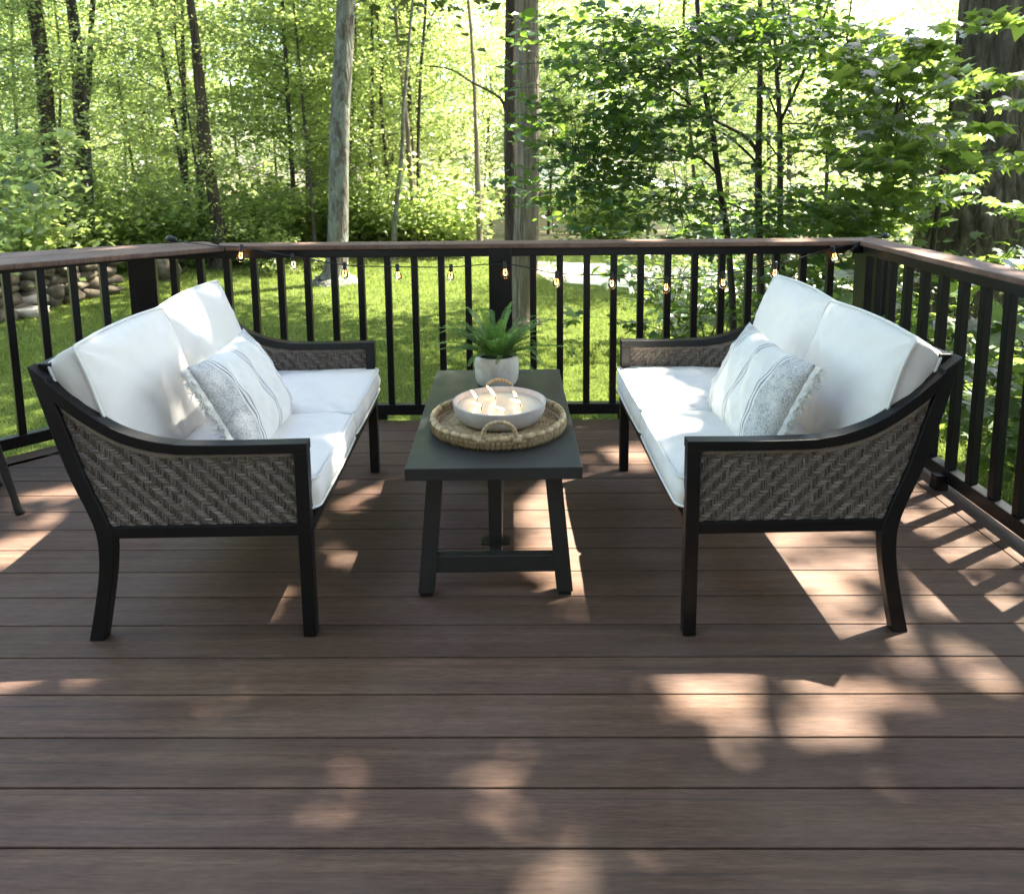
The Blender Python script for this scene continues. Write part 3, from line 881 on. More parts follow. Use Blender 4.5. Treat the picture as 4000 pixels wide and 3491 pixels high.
# ------------------------------------------------------------------ candle bowl
BC = Vector((-.009, 2.497, .4555))
bw = empty('candle_bowl', BC, label='wide shallow concrete bowl candle with six burning wicks on the woven tray', cat='candle')
b = MB(); H = .064
b.lathe([(.0, .0), (.122, .0), (.134, .003), (.144, .011), (.152, .026), (.1570, .046), (.1590, H-.003), (.1590, H), (.1535, H+.001), (.1500, H-.002), (.1475, H-.012), (.143, .040), (.0, .040)], 72, wob=lambda a, z: .003*math.sin(3*a)+.002*math.sin(7*a+z*90))
b.build('bowl', M_bowl, bw, smooth=True); smooth_angle(bw.children[-1], 35)
b = MB(); b.lathe([(.1448, .030), (.1448, .0465), (.143, .0482), (.12, .0462), (.06, .0452), (.0, .0455)], 64, wob=lambda a, z: .0015*math.sin(5*a)); b.build('wax', M_wax, bw, smooth=True)
for k, (wx, wy) in enumerate(((-.087, 2.529), (-.024, 2.564), (.050, 2.546), (.063, 2.476), (-.070, 2.446), (.008, 2.413))):
    x, y = wx-BC.x, wy-BC.y
    h = (.020, .014, .017, .020, .020, .014)[k]
    b = MB(); b.tube([(x, y, .044), (x+.0005, y, .045+h*.6), (x+(.003 if k in (0, 4) else -.002), y, .045+h)], [.0012, .0011, .0009], 6); w = b.build('wick', M_char, bw)
    fl = (.030, .038, .020, .022, .024, .022)[k]; ln = (-.65, -.75, -.5, -1.5, -1.2, -1.35)[k]
    b = MB(); pts = []; rr_ = []
    for q in range(9):
        t = q/8; pts.append((x-.001+ln*fl*t*(.75+.25*t), y, .047+h*.75+fl*t*(1 if k < 3 else .55)))
        rr_.append(max(.0003, .0052*math.sin(math.pi*min(1, t*.92+.08))**.8*(1-.35*t)))
    b.tube(pts, rr_, 8, flat=.8); b.build('flame', M_flame, w, smooth=True)

# ------------------------------------------------------------------ potted fern
PC = Vector((-.020, 2.945, .441))
pf = empty('potted_fern', PC, label='green fern in a whitewashed round pot at the far end of the coffee table', cat='plant')
b = MB(); b.lathe([(.0, 0), (.066, 0), (.076, .004), (.084, .022), (.0875, .050), (.0880, .080), (.0865, .104), (.082, .118), (.078, .1215), (.075, .117), (.074, .100), (.0, .095)], 56, wob=lambda a, z: .006*math.sin(2*a+.5)+.003*math.sin(5*a+z*60))
b.build('pot', M_pot, pf, smooth=True)
b = MB(); b.lathe([(.073, .090), (.072, .104), (.0, .110)], 24); b.build('soil', M_soil, pf, smooth=True)
R = random.Random(31)
def frond(az, L, elev, droop, k, bend=0.):
    b = MB(); n = 38; pts = []; p = Vector((.022*math.cos(az), .022*math.sin(az), .108)); e = elev
    a2 = az
    for i in range(n+1):
        pts.append(p.copy()); d = Vector((math.cos(a2)*math.cos(e), math.sin(a2)*math.cos(e), math.sin(e)))
        p = p+d*(L/n); e -= droop/n*(.4+1.4*i/n); a2 += bend/n
    b.tube(pts, [.0011*(1-.7*i/n) for i in range(n+1)], 4, val=.1)
    for i in range(3, n+1):
        t = i/n; w = .024*min(1, (t-.05)*4)*(1-t*.93)**.62*(L/.2)**.4+.002
        tan = (pts[min(i+1, n)]-pts[i-1]).normalized(); side = tan.cross(Vector((0, 0, 1)))
        if side.length < .1: side = Vector((1, 0, 0))
        side.normalize(); up = side.cross(tan)
        for s in (-1, 1):
          for sub in (0,):
            q = pts[i]-tan*(L/n*sub); hw = L/n*.33
            tip = q+side*(s*w)+tan*(w*.28)+up*(w*R.uniform(-.05, .55))
            mid = q+side*(s*w*.55)+tan*(w*.1)+up*(w*.06)
            v = min(1, max(0, .30+.5*t+R.gauss(0, .18)))
            b.add([q-tan*hw*.9, mid-tan*hw*1.15, tip, mid+tan*hw*1.15, q+tan*hw*.9], [(0, 1, 2, 3, 4)], v)
    me = bpy.data.meshes.new('frond'); me.from_pydata(b.v, [], b.f)
    at = me.attributes.new('rnd', 'FLOAT', 'POINT'); at.data.foreach_set('value', b.a)
    link('frond', me, M_fern, pf, True)
k = 0
for ring, (cnt, e0, L0, dr) in enumerate(((7, 1.42, .225, .45), (13, 1.15, .25, .95), (17, .85, .25, 1.15), (15, .55, .21, 1.1))):
    for i in range(cnt):
        az = 2*math.pi*(i+R.uniform(-.3, .3))/cnt+ring*.4
        frond(az, L0*R.uniform(.78, 1.12), e0+R.gauss(0, .1), dr*R.uniform(.7, 1.2), k, R.gauss(0, .4)); k += 1
frond(math.radians(-4), .29, .42, .75, 0); frond(math.radians(183), .27, .62, 1.1, 0); frond(math.radians(14), .27, .85, .7, 0); frond(math.radians(165), .24, .9, .9, 0)

# ================================================================== STRING LIGHTS
sl = empty('string_lights', RYL, SKEW, label='string of small clear globe bulbs on black wire hung along the railing', cat='string lights')
BUL = [(-1.281, .867), (-1.028, .820), (-.772, .774), (-.51, .763), (-.244, .760), (.023, .772), (.28, .724), (.551, .713), (.823, .692), (1.099, .713), (1.358, .76), (1.636, .837)]
YW = 3.712
anch = [(-1.66, 3.80, .945), (-1.60, 3.79, .930), (-1.50, 3.76, .922), (-1.41, 3.725, .915)]
pts = [Vector(q) for q in anch]
for (x, z) in BUL: pts.append(Vector((x, YW, z+.043)))
pts += [Vector((1.76, 3.725, .905)), Vector((1.80, 3.76, .921)), Vector((1.86, 3.80, .926)), Vector((1.93, 3.83, .922))]
sp2 = [Vector(q) for q in spline([tuple(q) for q in pts], 8)]
b = MB(); b.tube(sp2, .0031, 6)
b.tube([(1.757, 3.727, .90), (1.765, 3.722, .87), (1.775, 3.722, .85)], .0024, 6)
# tail of the cable hanging down behind the left ledge
tail = spline([(-1.66, 3.80, .945), (-1.70, 3.86, .93), (-1.72, 3.9, .88), (-1.60, 3.81, .80), (-1.66, 3.81, .74), (-1.69, 3.81, .66), (-1.73, 3.80, .55)], 6)
b.tube(tail, .0024, 6)
b.build('wire', M_sock, sl, smooth=True)
b = MB(); b.tube([(-1.69, 3.805, .945), (-1.675, 3.80, .95), (-1.65, 3.80, .942), (-1.635, 3.795, .935)], [.010, .016, .014, .007], 10); b.build('plug', M_sock, sl, smooth=True)
b = MB(); b.tube([(1.925, 3.83, .922), (1.945, 3.835, .926), (1.965, 3.84, .926)], [.008, .015, .013], 10); b.build('plug', M_sock, sl, smooth=True)
b = MB(); b.tube([(-1.66, 3.81, .76), (-1.664, 3.81, .74), (-1.67, 3.81, .72)], [.007, .013, .008], 8); b.build('plug', M_sock, sl, smooth=True)
bm_s = MB(); bm_s.lathe([(.004, .020), (.0085, .018), (.0095, .012), (.0095, -.010), (.0105, -.012), (.0105, -.018), (.008, -.020)], 14); sock_me = bm_s.mesh('socket'); sock_me.materials.append(M_sock); sock_me.polygons.foreach_set('use_smooth', [True]*len(sock_me.polygons))
bm_g = MB(); bm_g.lathe([(.0075, -.018), (.008, -.022), (.0125, -.028), (.0178, -.036), (.0198, -.046), (.0178, -.056), (.0125, -.0635), (.006, -.0668), (.0, -.0675)], 24); glass_me = bm_g.mesh('bulb'); glass_me.materials.append(M_glass); glass_me.polygons.foreach_set('use_smooth', [True]*len(glass_me.polygons))
bm_f = MB(); bm_f.tube([(-.004, 0, -.022), (-.006, 0, -.040), (-.003, .003, -.050), (.003, -.003, -.050), (.006, 0, -.040), (.004, 0, -.022)], .0009, 5)
bm_f.tube([(-.005, 0, -.046), (0, .003, -.050), (.005, 0, -.046)], .0022, 6)
fil_me = bm_f.mesh('filament'); fil_me.materials.append(M_fil)
R = random.Random(12)
for i, (x, z) in enumerate(BUL+[(1.745, .842)]):
    tilt = (.12, -.1, .05, -.05, .06, -.04, .05, -.06, .04, -.1, .03, -.3, .75)[i]
    y = YW if i < 12 else 3.722
    for nm, me in (('socket', sock_me), ('bulb', glass_me)):
        o = bpy.data.objects.new(nm, me); COL.objects.link(o); o.parent = sl
        o.location = (x, y, z+.038); o.rotation_euler = (R.gauss(0, .05), tilt, 0)
        if nm == 'bulb' and i < 12:
            f = bpy.data.objects.new('filament', fil_me); COL.objects.link(f); f.parent = o

# ================================================================== leg of a stool at the left edge
st = empty('bar_stool', (-2.10, 2.78, 0), label='dark metal stool of which only one round tapered leg shows at the left edge', cat='stool')
for q, (dx, dy) in enumerate(((.24, 0), (-.26, 0), (-.01, .26), (-.01, -.26))):
    b = MB(); 
    b.tube([(dx, dy, .0), (dx*.97, dy*.97, .02), (dx*.93, dy*.93, .07), (dx*.66, dy*.66, .33), (dx*.55, dy*.55, .47)], [.013, .0145, .0125, .020, .022], 14)
    b.build('leg', M_stool, st, smooth=True)
    b = MB(); b.tube([(dx, dy, 0), (dx, dy, .013)], .016, 14); b.build('foot_cap', M_sock, st, smooth=False)
b = MB(); b.lathe([(.0, .46), (.15, .46), (.17, .47), (.175, .485), (.165, .495), (.0, .497)], 36); b.build('seat', M_stool, st, smooth=True)

# ================================================================== VEGETATION
rs_ = np.random.RandomState
SHAPES = {
    'rhomb': (np.array([(0, -.5, 0), (.33, 0, .06), (0, .5, -.03), (-.33, 0, .06)]), [(0, 1, 2, 3)]),
    'ovate': (np.array([(0, -.5, 0), (.27, -.22, .06), (.31, .06, .07), (.14, .32, .03), (0, .55, -.08), (-.14, .32, .03), (-.31, .06, .07), (-.27, -.22, .06), (0, 0, 0)]),
              [(0, 1, 2, 8), (8, 2, 3, 4), (8, 4, 5, 6), (0, 8, 6, 7)]),
    'maple': (np.array([(0, -.42, 0), (.20, -.40, .02), (.46, -.22, -.05), (.26, -.02, .04), (.52, .26, -.06), (.20, .18, .04), (0, .58, -.05), (-.20, .18, .04), (-.52, .26, -.06), (-.26, -.02, .04), (-.46, -.22, -.05), (-.20, -.40, .02), (0, -.05, .05)]),
              [(12, 0, 1, 2), (12, 2, 3), (12, 3, 4, 5), (12, 5, 6), (12, 6, 7), (12, 7, 8, 9), (12, 9, 10), (12, 10, 11, 0)]),
}
def leaves_mesh(name, P, size, rng, shape='rhomb', tilt=.55, val=None, droop=0., heading=None):
    """P (n,3) positions, one small leaf face set each"""
    V, F = SHAPES[shape]; n = len(P)
    yaw = rng.uniform(0, 2*np.pi, n) if heading is None else heading+rng.normal(0, .7, n)
    nx = rng.normal(0, tilt, n); ny = rng.normal(0, tilt, n)
    Z = np.stack([nx, ny, np.ones(n)], 1); Z /= np.linalg.norm(Z, axis=1)[:, None]
    H = np.stack([np.cos(yaw), np.sin(yaw), np.full(n, -droop)], 1)
    Y = H-Z*(H*Z).sum(1)[:, None]; Y /= np.linalg.norm(Y, axis=1)[:, None]
    X = np.cross(Y, Z)
    s = (size*rng.uniform(.5, 1.0, n)*(1+.9*rng.uniform(0, 1, n)**3))[:, None, None]
    W = P[:, None, :]+s*(V[None, :, 0, None]*X[:, None, :]+V[None, :, 1, None]*Y[:, None, :]+V[None, :, 2, None]*Z[:, None, :])
    k = len(V); verts = W.reshape(-1, 3)
    loops = np.concatenate([np.array(f) for f in F]); tot = np.array([len(f) for f in F]); L = len(loops)
    li = (loops[None, :]+(np.arange(n)*k)[:, None]).reshape(-1)
    st_ = np.concatenate([[0], np.cumsum(tot)[:-1]]); ls_ = (st_[None, :]+(np.arange(n)*L)[:, None]).reshape(-1)
    me = bpy.data.meshes.new(name)
    me.vertices.add(n*k); me.vertices.foreach_set('co', verts.astype(np.float32).ravel())
    me.loops.add(n*L); me.loops.foreach_set('vertex_index', li.astype(np.int32))
    me.polygons.add(n*len(F)); me.polygons.foreach_set('loop_start', ls_.astype(np.int32))
    me.update(calc_edges=True)
    if val is None: val = rng.uniform(0, 1, n)
    at = me.attributes.new('rnd', 'FLOAT', 'POINT'); at.data.foreach_set('value', np.repeat(np.clip(val, 0, 1), k).astype(np.float32))
    return me
def wobble_path(p0, p1, n, amp, rng):
    p0 = np.array(p0, float); p1 = np.array(p1, float); out = []
    ph = rng.uniform(0, 6, 4)
    for i in range(n+1):
        t = i/n; q = p0+(p1-p0)*t
        q[0] += amp*(math.sin(t*5+ph[0])+.5*math.sin(t*11+ph[1]))*t*(1.2-t*.2); q[1] += amp*(math.sin(t*6+ph[2])+.5*math.sin(t*12+ph[3]))*t
        out.append(q)
    off = out[-1]-p1
    return [q for q in out]
def limb(mb, start, az, el, L, r0, rng, sag=.15, n=8):
    p = np.array(start, float); pts = [p.copy()]; e = el; a = az
    for i in range(n):
        d = np.array([math.cos(a)*math.cos(e), math.sin(a)*math.cos(e), math.sin(e)])
        p = p+d*L/n; e -= sag/n+rng.normal(0, .05); a += rng.normal(0, .09); pts.append(p.copy())
    mb.tube(pts, [r0*(1-.85*i/n) for i in range(n+1)], 5, cap=False)
    return pts
def spray_crown(mb, trunk_pts, h0, h1, R0, n_limbs, rng, n_leaf_per_m=30, flat=.10, el=(.15, .5), shape=lambda t: math.sin(math.pi*min(1, t*.85+.15))**.6, r_l=.02, spread=.22, azs=None):
    """limbs from h0..h1 with layered leaf sprays. returns leaf positions"""
    P = []
    tp = np.array(trunk_pts)
    for k in range(n_limbs):
        t = (k+rng.uniform(0, 1))/n_limbs; z = h0+(h1-h0)*t
        i = int(np.clip(np.searchsorted(tp[:, 2], z), 1, len(tp)-1)); a0, b0 = tp[i-1], tp[i]
        w = (z-a0[2])/max(1e-6, b0[2]-a0[2]); w = min(1, max(0, w)); s = a0+(b0-a0)*w
        az = rng.uniform(0, 2*math.pi) if azs is None else rng.uniform(*azs)
        L = R0*shape(t)*rng.uniform(.65, 1.1)
        pts = limb(mb, s, az, rng.uniform(*el), L, r_l*(1.1-.5*t), rng)
        subs = [(pts, .3)]
        for j in range(max(2, int(L*2.6))):
            q = pts[rng.randint(2, len(pts))]
            sp_ = limb(mb, q, az+rng.choice([-1, 1])*rng.uniform(.4, 1.0), rng.uniform(-.15, .3), L*rng.uniform(.25, .5), r_l*.4, rng, n=5)
            subs.append((sp_, 0.))
        for pp, f0 in subs:
            pp = np.array(pp); Ls = np.linalg.norm(pp[-1]-pp[0]); m = max(3, int(Ls*n_leaf_per_m))
            tt = rng.uniform(f0, 1.02, m)*(len(pp)-1); ii = np.clip(tt.astype(int), 0, len(pp)-2); fr = (tt-ii)[:, None]
            q = pp[ii]*(1-fr)+pp[ii+1]*fr
            q = q+rng.normal(0, 1, (m, 3))*np.array([spread, spread, flat])
            P.append(q)
    return np.concatenate(P)

ORD = ['first', 'second', 'third', 'fourth', 'fifth', 'sixth', 'seventh', 'eighth', 'ninth', 'tenth', 'eleventh', 'twelfth', 'thirteenth', 'fourteenth', 'fifteenth', 'sixteenth', 'seventeenth', 'eighteenth', 'nineteenth', 'twentieth']
ORD += ['twenty '+o for o in ORD[:9]]+['thirtieth']+['thirty '+o for o in ORD[:9]]
def px_of(v):
    d = Vector(v)-Vector((0, 0, CAMH)); return (2000+FPX*d.dot(CR)/d.dot(CF))/S_
# --- woodland understory trees: four kinds, repeated through the wood
WOOD = []
for v, (Ht, Rc, nl, dens, ls_sz, hmin, mt) in enumerate(((10.0, 2.3, 36, 56, .10, 1.2, M_leaf), (8.2, 2.1, 30, 60, .092, .6, M_leaf2), (11.5, 2.6, 40, 49, .105, 1.9, M_leaf2), (4.4, 1.7, 20, 70, .09, .3, M_leaf))):
    rg = rs_(100+v); mb = MB()
    tp = wobble_path((0, 0, -.1), (rg.normal(0, .4), rg.normal(0, .4), Ht), 12, .12, rg)
    mb.tube(tp, [.040*(Ht/8)*(1-.8*i/12)+.006 for i in range(13)], 7)
    P = spray_crown(mb, tp, hmin, Ht*.97, Rc, nl, rg, dens, .14, (.1, .55), r_l=.015, spread=.27, shape=lambda t: .55+.45*math.sin(math.pi*min(1, t*.9+.1)))
    tme = mb.mesh('trunk'); tme.materials.append(M_bark_thin)
    lv = np.clip(.5+.25*np.sin(P[:, 0]*1.3+P[:, 2]*2.)+rg.normal(0, .2, len(P)), 0, 1)
    lme = leaves_mesh('crown', P, ls_sz, rg, 'rhomb', .6, lv); lme.materials.append(mt)
    WOOD.append((tme, lme))
def wood_tree(v, x, y, s, rz, label, name='understory_tree', group='leafy young trees filling the wood', zs=1.):
    e = empty(name, (x, y, ground_z(y)), rz, label=label, cat='tree', group=group); e.scale = (s, s, s*zs)
    link('trunk', WOOD[v][0], None, e); link('crown', WOOD[v][1], None, e)
    return e
R = random.Random(77)
rows = {}
for i in range(72):
    rw = i % 6; y = 17.8+rw*3.2+R.uniform(-1.2, 1.2)
    fx = y/1480*1000
    x = -fx*1.12+(i/72)*(fx*1.0+fx*1.12)+R.uniform(-1.2, 1.2)
    if -.6 < x*15/y < 2.0 and y < 26: x -= 5.2
    v, s_, rz = R.choice((0, 1, 2, 0, 2)), R.uniform(.8, 1.2), R.uniform(0, 6.3)
    if x > 3 and y < 23: continue
    if .43 < x/y < .60: continue
    if not -120 < px_of((x, y, 1)) < 2170: continue
    rows.setdefault(rw, []).append((x/y, x, y, v, s_, rz))
for rw, lst in rows.items():
    for k, (_, x, y, v, s_, rz) in enumerate(sorted(lst)):
        wood_tree(v, x, y, s_, rz, '%s young tree from the left in the %s row of the sunlit wood' % (ORD[k], ORD[rw]))
# --- brush at the wood's edge
SH = []
for v in range(2):
    rg = rs_(300+v); mb = MB(); P = []
    for k in range(9):
        az = rg.uniform(0, 6.28); pts = limb(mb, (rg.normal(0, .12), rg.normal(0, .12), -.05), az, rg.uniform(.9, 1.4), rg.uniform(1.2, 2.0), .012, rg, .6)
        pp = np.array(pts); m = 330; tt = rg.uniform(.15, 1.0, m)*(len(pp)-1); ii = np.clip(tt.astype(int), 0, len(pp)-2); fr = (tt-ii)[:, None]
        P.append(pp[ii]*(1-fr)+pp[ii+1]*fr+rg.normal(0, 1, (m, 3))*np.array([.22, .22, .14]))
    P = np.concatenate(P); P[:, 2] = np.abs(P[:, 2])
    a = mb.mesh('stem'); a.materials.append(M_bark_thin); l = leaves_mesh('foliage', P, .125, rg, 'rhomb', .6); l.materials.append((M_leaf, M_leaf2)[v]); SH.append((a, l))
def shrub(x, y, s, rz, v, label, group):
    e = empty('shrub', (x, y, ground_z(y)), rz, label=label, cat='shrub', group=group); e.scale = (s, s, s)
    link('stem', SH[v][0], None, e); link('foliage', SH[v][1], None, e); return e
for k, (x, y, v, s_) in enumerate(((-9.4, 14.2, 0, .8), (-8.0, 14.9, 2, .8), (-6.0, 15.6, 1, .75))):
    wood_tree(v, x, y, s_, k*1.1, '%s slim leafy tree from the left, standing in front of the dark left trunks' % ORD[k])
for k, (x, y, v, s_) in enumerate(((-3.9, 27, 0, 1.1), (-2.2, 30, 1, 1.2), (-4.6, 33, 2, 1.2), (-.4, 33.5, 0, 1.3), (1.3, 36, 2, 1.2), (2.9, 31, 0, 1.2), (4.3, 36, 1, 1.4), (.4, 28.5, 2, .95))):
    wood_tree(v, x, y, s_, k*1.7, '%s tall leafy tree far back in the bright gap around the centre trunks' % ORD[k])
brush = []
for i in range(34):
    x = -15.5+i*.56+R.uniform(-.3, .3); y = 17.6+R.uniform(-.5, 1.8)+(.8 if i % 2 else 0)
    if -1.0 < x < 2.2: continue
    brush.append((x/y, x, y, R.uniform(.75, 1.3), R.uniform(0, 6.3), i % 2))
for k, (_, x, y, s_, rz, v) in enumerate(sorted(brush)):
    shrub(x, y, s_, rz, v, '%s low shrub from the left along the far edge of the lawn' % ORD[k], 'shrubs along the edge of the wood')

# --- far-off wood that reads as one mass
rg = rs_(500); n = 90000
P = np.stack([rg.uniform(-46, 46, n), rg.uniform(40, 54, n), rg.uniform(-3, 17, n)], 1)
cl = np.sin(P[:, 0]*.55+np.sin(P[:, 2]*.7)*1.3)+np.sin(P[:, 0]*.23+P[:, 2]*.5+1)+np.sin(P[:, 2]*.9+P[:, 1]*.6)
P = P[(cl > -1.7) & (P[:, 2] < 14.5+2.2*np.sin(P[:, 0]*.31)+1.8*np.sin(P[:, 0]*.83))]
gp = P[:, 0]/P[:, 1]; P = P[~((gp > .45) & (gp < .60) & (P[:, 2] > -.5+.6*np.sin(P[:, 0]*2)))]
P = P[~((np.abs(P[:, 0]-2.5) < 8) & (P[:, 1] < 47) & (P[:, 2] < 2.2))]
me = leaves_mesh('distant_woods', P, .42, rg, 'rhomb', .7); link('distant_woods', me, M_leaf)
tag(bpy.data.objects['distant_woods'], label='far-off sunlit wood closing the view beyond the yard', cat='woods', kind='stuff')

# --- individual big trunks
def big_crown(rg, tp, h0, h1, Rc, nl, dens, size=.17):
    mb = MB(); P = spray_crown(mb, tp, h0, h1, Rc, nl, rg, dens, .28, (.15, .7), r_l=.05, spread=.34)
    return mb, P
def trunk_tree(name, pix, Y, wpx, material, label, crown=None, flare=1.35, lean_top=None, leafmat=None, seed=0, sides=14, extra=None, top_z=11., amp=.02):
    """pix: list of (px,py) down the trunk, at depth Y; wpx widths in photo pixels"""
    rg = rs_(seed+900)
    pts = [aty(px, py, Y) for px, py in pix]; ws = [w/1519*Y/2 for w in wpx]
    base = pts[-1]; top = pts[0]; gz = ground_z(Y)
    e = empty(name, (base.x, Y, gz), 0, label=label, cat='tree')
    off = Vector((base.x, Y, gz))
    dirv = (pts[0]-pts[1]).normalized() if len(pts) > 1 else Vector((0, 0, 1))
    P3 = [p-off for p in pts]; W = list(ws)
    # continue above the frame
    q = P3[0].copy(); w = W[0]; up = []
    d = dirv.copy()
    while q.z < top_z:
        d = (d*.8+Vector((0, 0, 1))*.2+Vector((rg.normal(0, .04), rg.normal(0, .04), 0))).normalized(); q = q+d*1.1; w *= .93; up.append((q.copy(), w))
    up.reverse(); P3 = [u[0] for u in up]+P3; W = [u[1] for u in up]+W
    if P3[-1].z > .3:
        P3.append(Vector((P3[-1].x*.6, 0, .25))); W.append(W[-1]*1.05)
    P3.append(Vector((P3[-1].x, 0, .10))); W.append(W[-1]*(1+(flare-1)*.5)); P3.append(Vector((P3[-1].x, 0, .0))); W.append(W[-2]*flare); P3.append(Vector((P3[-1].x, 0, -.10))); W.append(W[-1]*1.15)
    P3.reverse(); W.reverse()
    # smooth and roughen
    sp_ = spline([tuple(p) for p in P3], 5); wi = []
    for i in range(len(P3)-1):
        for k in range(5): wi.append(W[i]+(W[i+1]-W[i])*k/5)
    wi.append(W[-1])
    mb = MB(); mb.tube(sp_, wi, sides, cap=True)
    vv = []
    for i, v in enumerate(mb.v):
        c = sp_[i//sides] if i//sides < len(sp_) else sp_[-1]; a = math.atan2(v[1]-c[1], v[0]-c[0])
        k = 1+.05*math.sin(3*a+c[2]*1.3+seed)+.035*math.sin(5*a-c[2]*.9+seed)+(.10*math.sin(4*a+seed)**3*max(0, 1-c[2]/.5))
        vv.append((c[0]+(v[0]-c[0])*k, c[1]+(v[1]-c[1])*k, v[2]))
    mb.v = vv
    if extra:
        for (pl, w0, w1) in extra:
            q = [aty(px, py, Y+dy)-off for px, py, dy in pl]; q = spline([tuple(x_) for x_ in q], 4)
            mb.tube(q, [(w0+(w1-w0)*i/(len(q)-1))/1519*Y/2 for i in range(len(q))], 8)
    mb.build('trunk', material, e, smooth=True)
    if crown:
        h0, h1, Rc, nl, dens, sz = crown
        cb, P = big_crown(rg, [tuple(x_) for x_ in sp_], h0, h1, Rc, nl, dens, sz)
        cb.build('limbs', material, e)
        me = leaves_mesh('crown', P, sz, rg, 'rhomb', .6); link('crown', me, leafmat or M_oakleaf, e)
    return e, off, sp_
CR_ = lambda h0, h1=11.5, R_=3.0, n=18, d=20, s=.17: (h0, h1, R_, n, d, s)
trunk_tree('tree', [(66, 0), (85, 130), (95, 250), (112, 380), (120, 470)], 15.0, [26, 27, 29, 32, 36], M_bark, 'dark leaning tree trunk with ivy green leaves at the far left of the wood', CR_(5.2), seed=1)
trunk_tree('tree', [(143, 0), (150, 60), (158, 190), (162, 300), (165, 400), (168, 480)], 16.5, [18, 20, 24, 25, 27, 30], M_bark, 'forked dark tree trunk second from the left with its right fork rising steeply', CR_(5.6), seed=2,
           extra=[([(163, 250, 0), (176, 190, 0), (180, 110, 0), (186, 0, .1), (188, -90, .2)], 13, 9)])
trunk_tree('tree', [(366, 60), (369, 180), (371, 300), (374, 400), (378, 475)], 18, [7, 8, 9, 10, 12], M_bark_thin, 'thin straight dark trunk just left of the curved trunk', None, seed=3, sides=8)
trunk_tree('tree', [(381, 0), (391, 70), (397, 140), (405, 215), (413, 290), (424, 370), (436, 440), (442, 485)], 15.5, [15, 16, 19, 21, 21, 22, 25, 30], M_bark, 'curved dark tree trunk rising behind the left corner of the railing', CR_(5.4), seed=4,
           extra=[([(404, 470, .6), (404, 380, .6), (402, 300, .6), (398, 230, .6)], 14, 10)])
trunk_tree('tree', [(372, 160), (380, 200), (388, 240), (396, 290), (398, 350)], 24, [13, 14, 15, 14, 13], M_bark_tan, 'pale sunlit leaning trunk half hidden behind the curved dark trunk', None, seed=5, sides=8, top_z=9.)
trunk_tree('tree', [(625, 150), (628, 190), (626, 240), (633, 300), (640, 360), (644, 470)], 23, [12, 13, 13, 15, 16, 16], M_bark_tan, 'pale distant tree with a Y shaped fork against the sky', None, seed=6, sides=8,
           extra=[([(624, 165, 0), (614, 110, 0), (606, 70, .2), (600, -30, .3)], 7, 4), ([(630, 160, 0), (636, 100, 0), (640, 20, 0)], 8, 5), ([(626, 190, 0), (618, 150, .1), (612, 120, .2)], 5, 3)], top_z=5.)
trunk_tree('big_tree', [(693, 0), (690, 90), (684, 200), (681, 300), (679, 400), (676, 480), (672, 540), (668, 562)], 13.5, [35, 36, 37, 38, 39, 41, 48, 62], M_bark_pale, 'tall pale tree trunk with grey green lichen and flared roots standing on the lawn', CR_(5.3, 13, 4.0, 28, 34), seed=7, flare=1.5, sides=20)
trunk_tree('tree', [(822, 60), (815, 150), (809, 220), (806, 310), (797, 390), (792, 450), (788, 515)], 16.6, [6, 7, 8, 9, 10, 11, 14], M_bark_pale, 'slender pale leaning trunk at the lawn edge between the two big trunks', None, seed=8, sides=8)
trunk_tree('tree', [(822, 320), (827, 400), (831, 470), (833, 515)], 17.5, [9, 11, 13, 16], M_bark_tan, 'sunlit tan trunk with a darker trunk close on its right', None, seed=9, sides=8, top_z=6.)
trunk_tree('tree', [(838, 325), (839, 400), (841, 470), (843, 515)], 17.9, [7, 8, 9, 12], M_bark, 'dark trunk touching the right side of the sunlit tan trunk', None, seed=10, sides=8, top_z=7.)
trunk_tree('tree', [(780, 400), (783, 440), (786, 490)], 18.5, [8, 9, 10], M_bark, 'short dark trunk left of the slender leaning pale trunk', None, seed=11, sides=8, top_z=6.)
trunk_tree('tree', [(954, 250), (956, 300), (958, 380), (961, 450), (963, 515)], 17, [8, 11, 13, 12, 15], M_bark_tan, 'pale broken trunk standing alone left of the twin dark and tan trunks', None, seed=12, sides=9, top_z=5.4)
trunk_tree('big_tree', [(1025, 0), (1024, 150), (1023, 300), (1024, 400), (1025, 500), (1030, 600)], 11.2, [22, 23, 24, 25, 27, 32], M_bark, 'dark tree trunk standing directly behind the left side of the large tan trunk', CR_(4.6, 11, 3.2, 22, 30), seed=13,
           extra=[([(1017, 245, 0), (1008, 205, 0), (985, 185, -.2), (945, 165, -.5), (905, 140, -.9), (850, 132, -1.3)], 7, 2)])
trunk_tree('big_tree', [(1056, 0), (1058, 120), (1060, 250), (1059, 380), (1054, 480), (1050, 560), (1047, 620), (1045, 650)], 9.9, [45, 46, 46, 47, 52, 50, 50, 58], M_bark_tan, 'large tan furrowed tree trunk rising from the lawn behind the middle post', CR_(4.3, 11, 3.8, 28, 34), seed=14, sides=22, flare=1.3)
trunk_tree('big_tree', [(2015, -40), (2012, 25), (2008, 120), (2002, 250), (1990, 360), (1975, 440), (1966, 520), (1960, 640)], 8.0, [150, 152, 158, 170, 200, 235, 260, 290], M_bark_dark, 'massive dark deeply furrowed oak trunk at the right edge of the picture', None, seed=15, sides=28, flare=1.2)

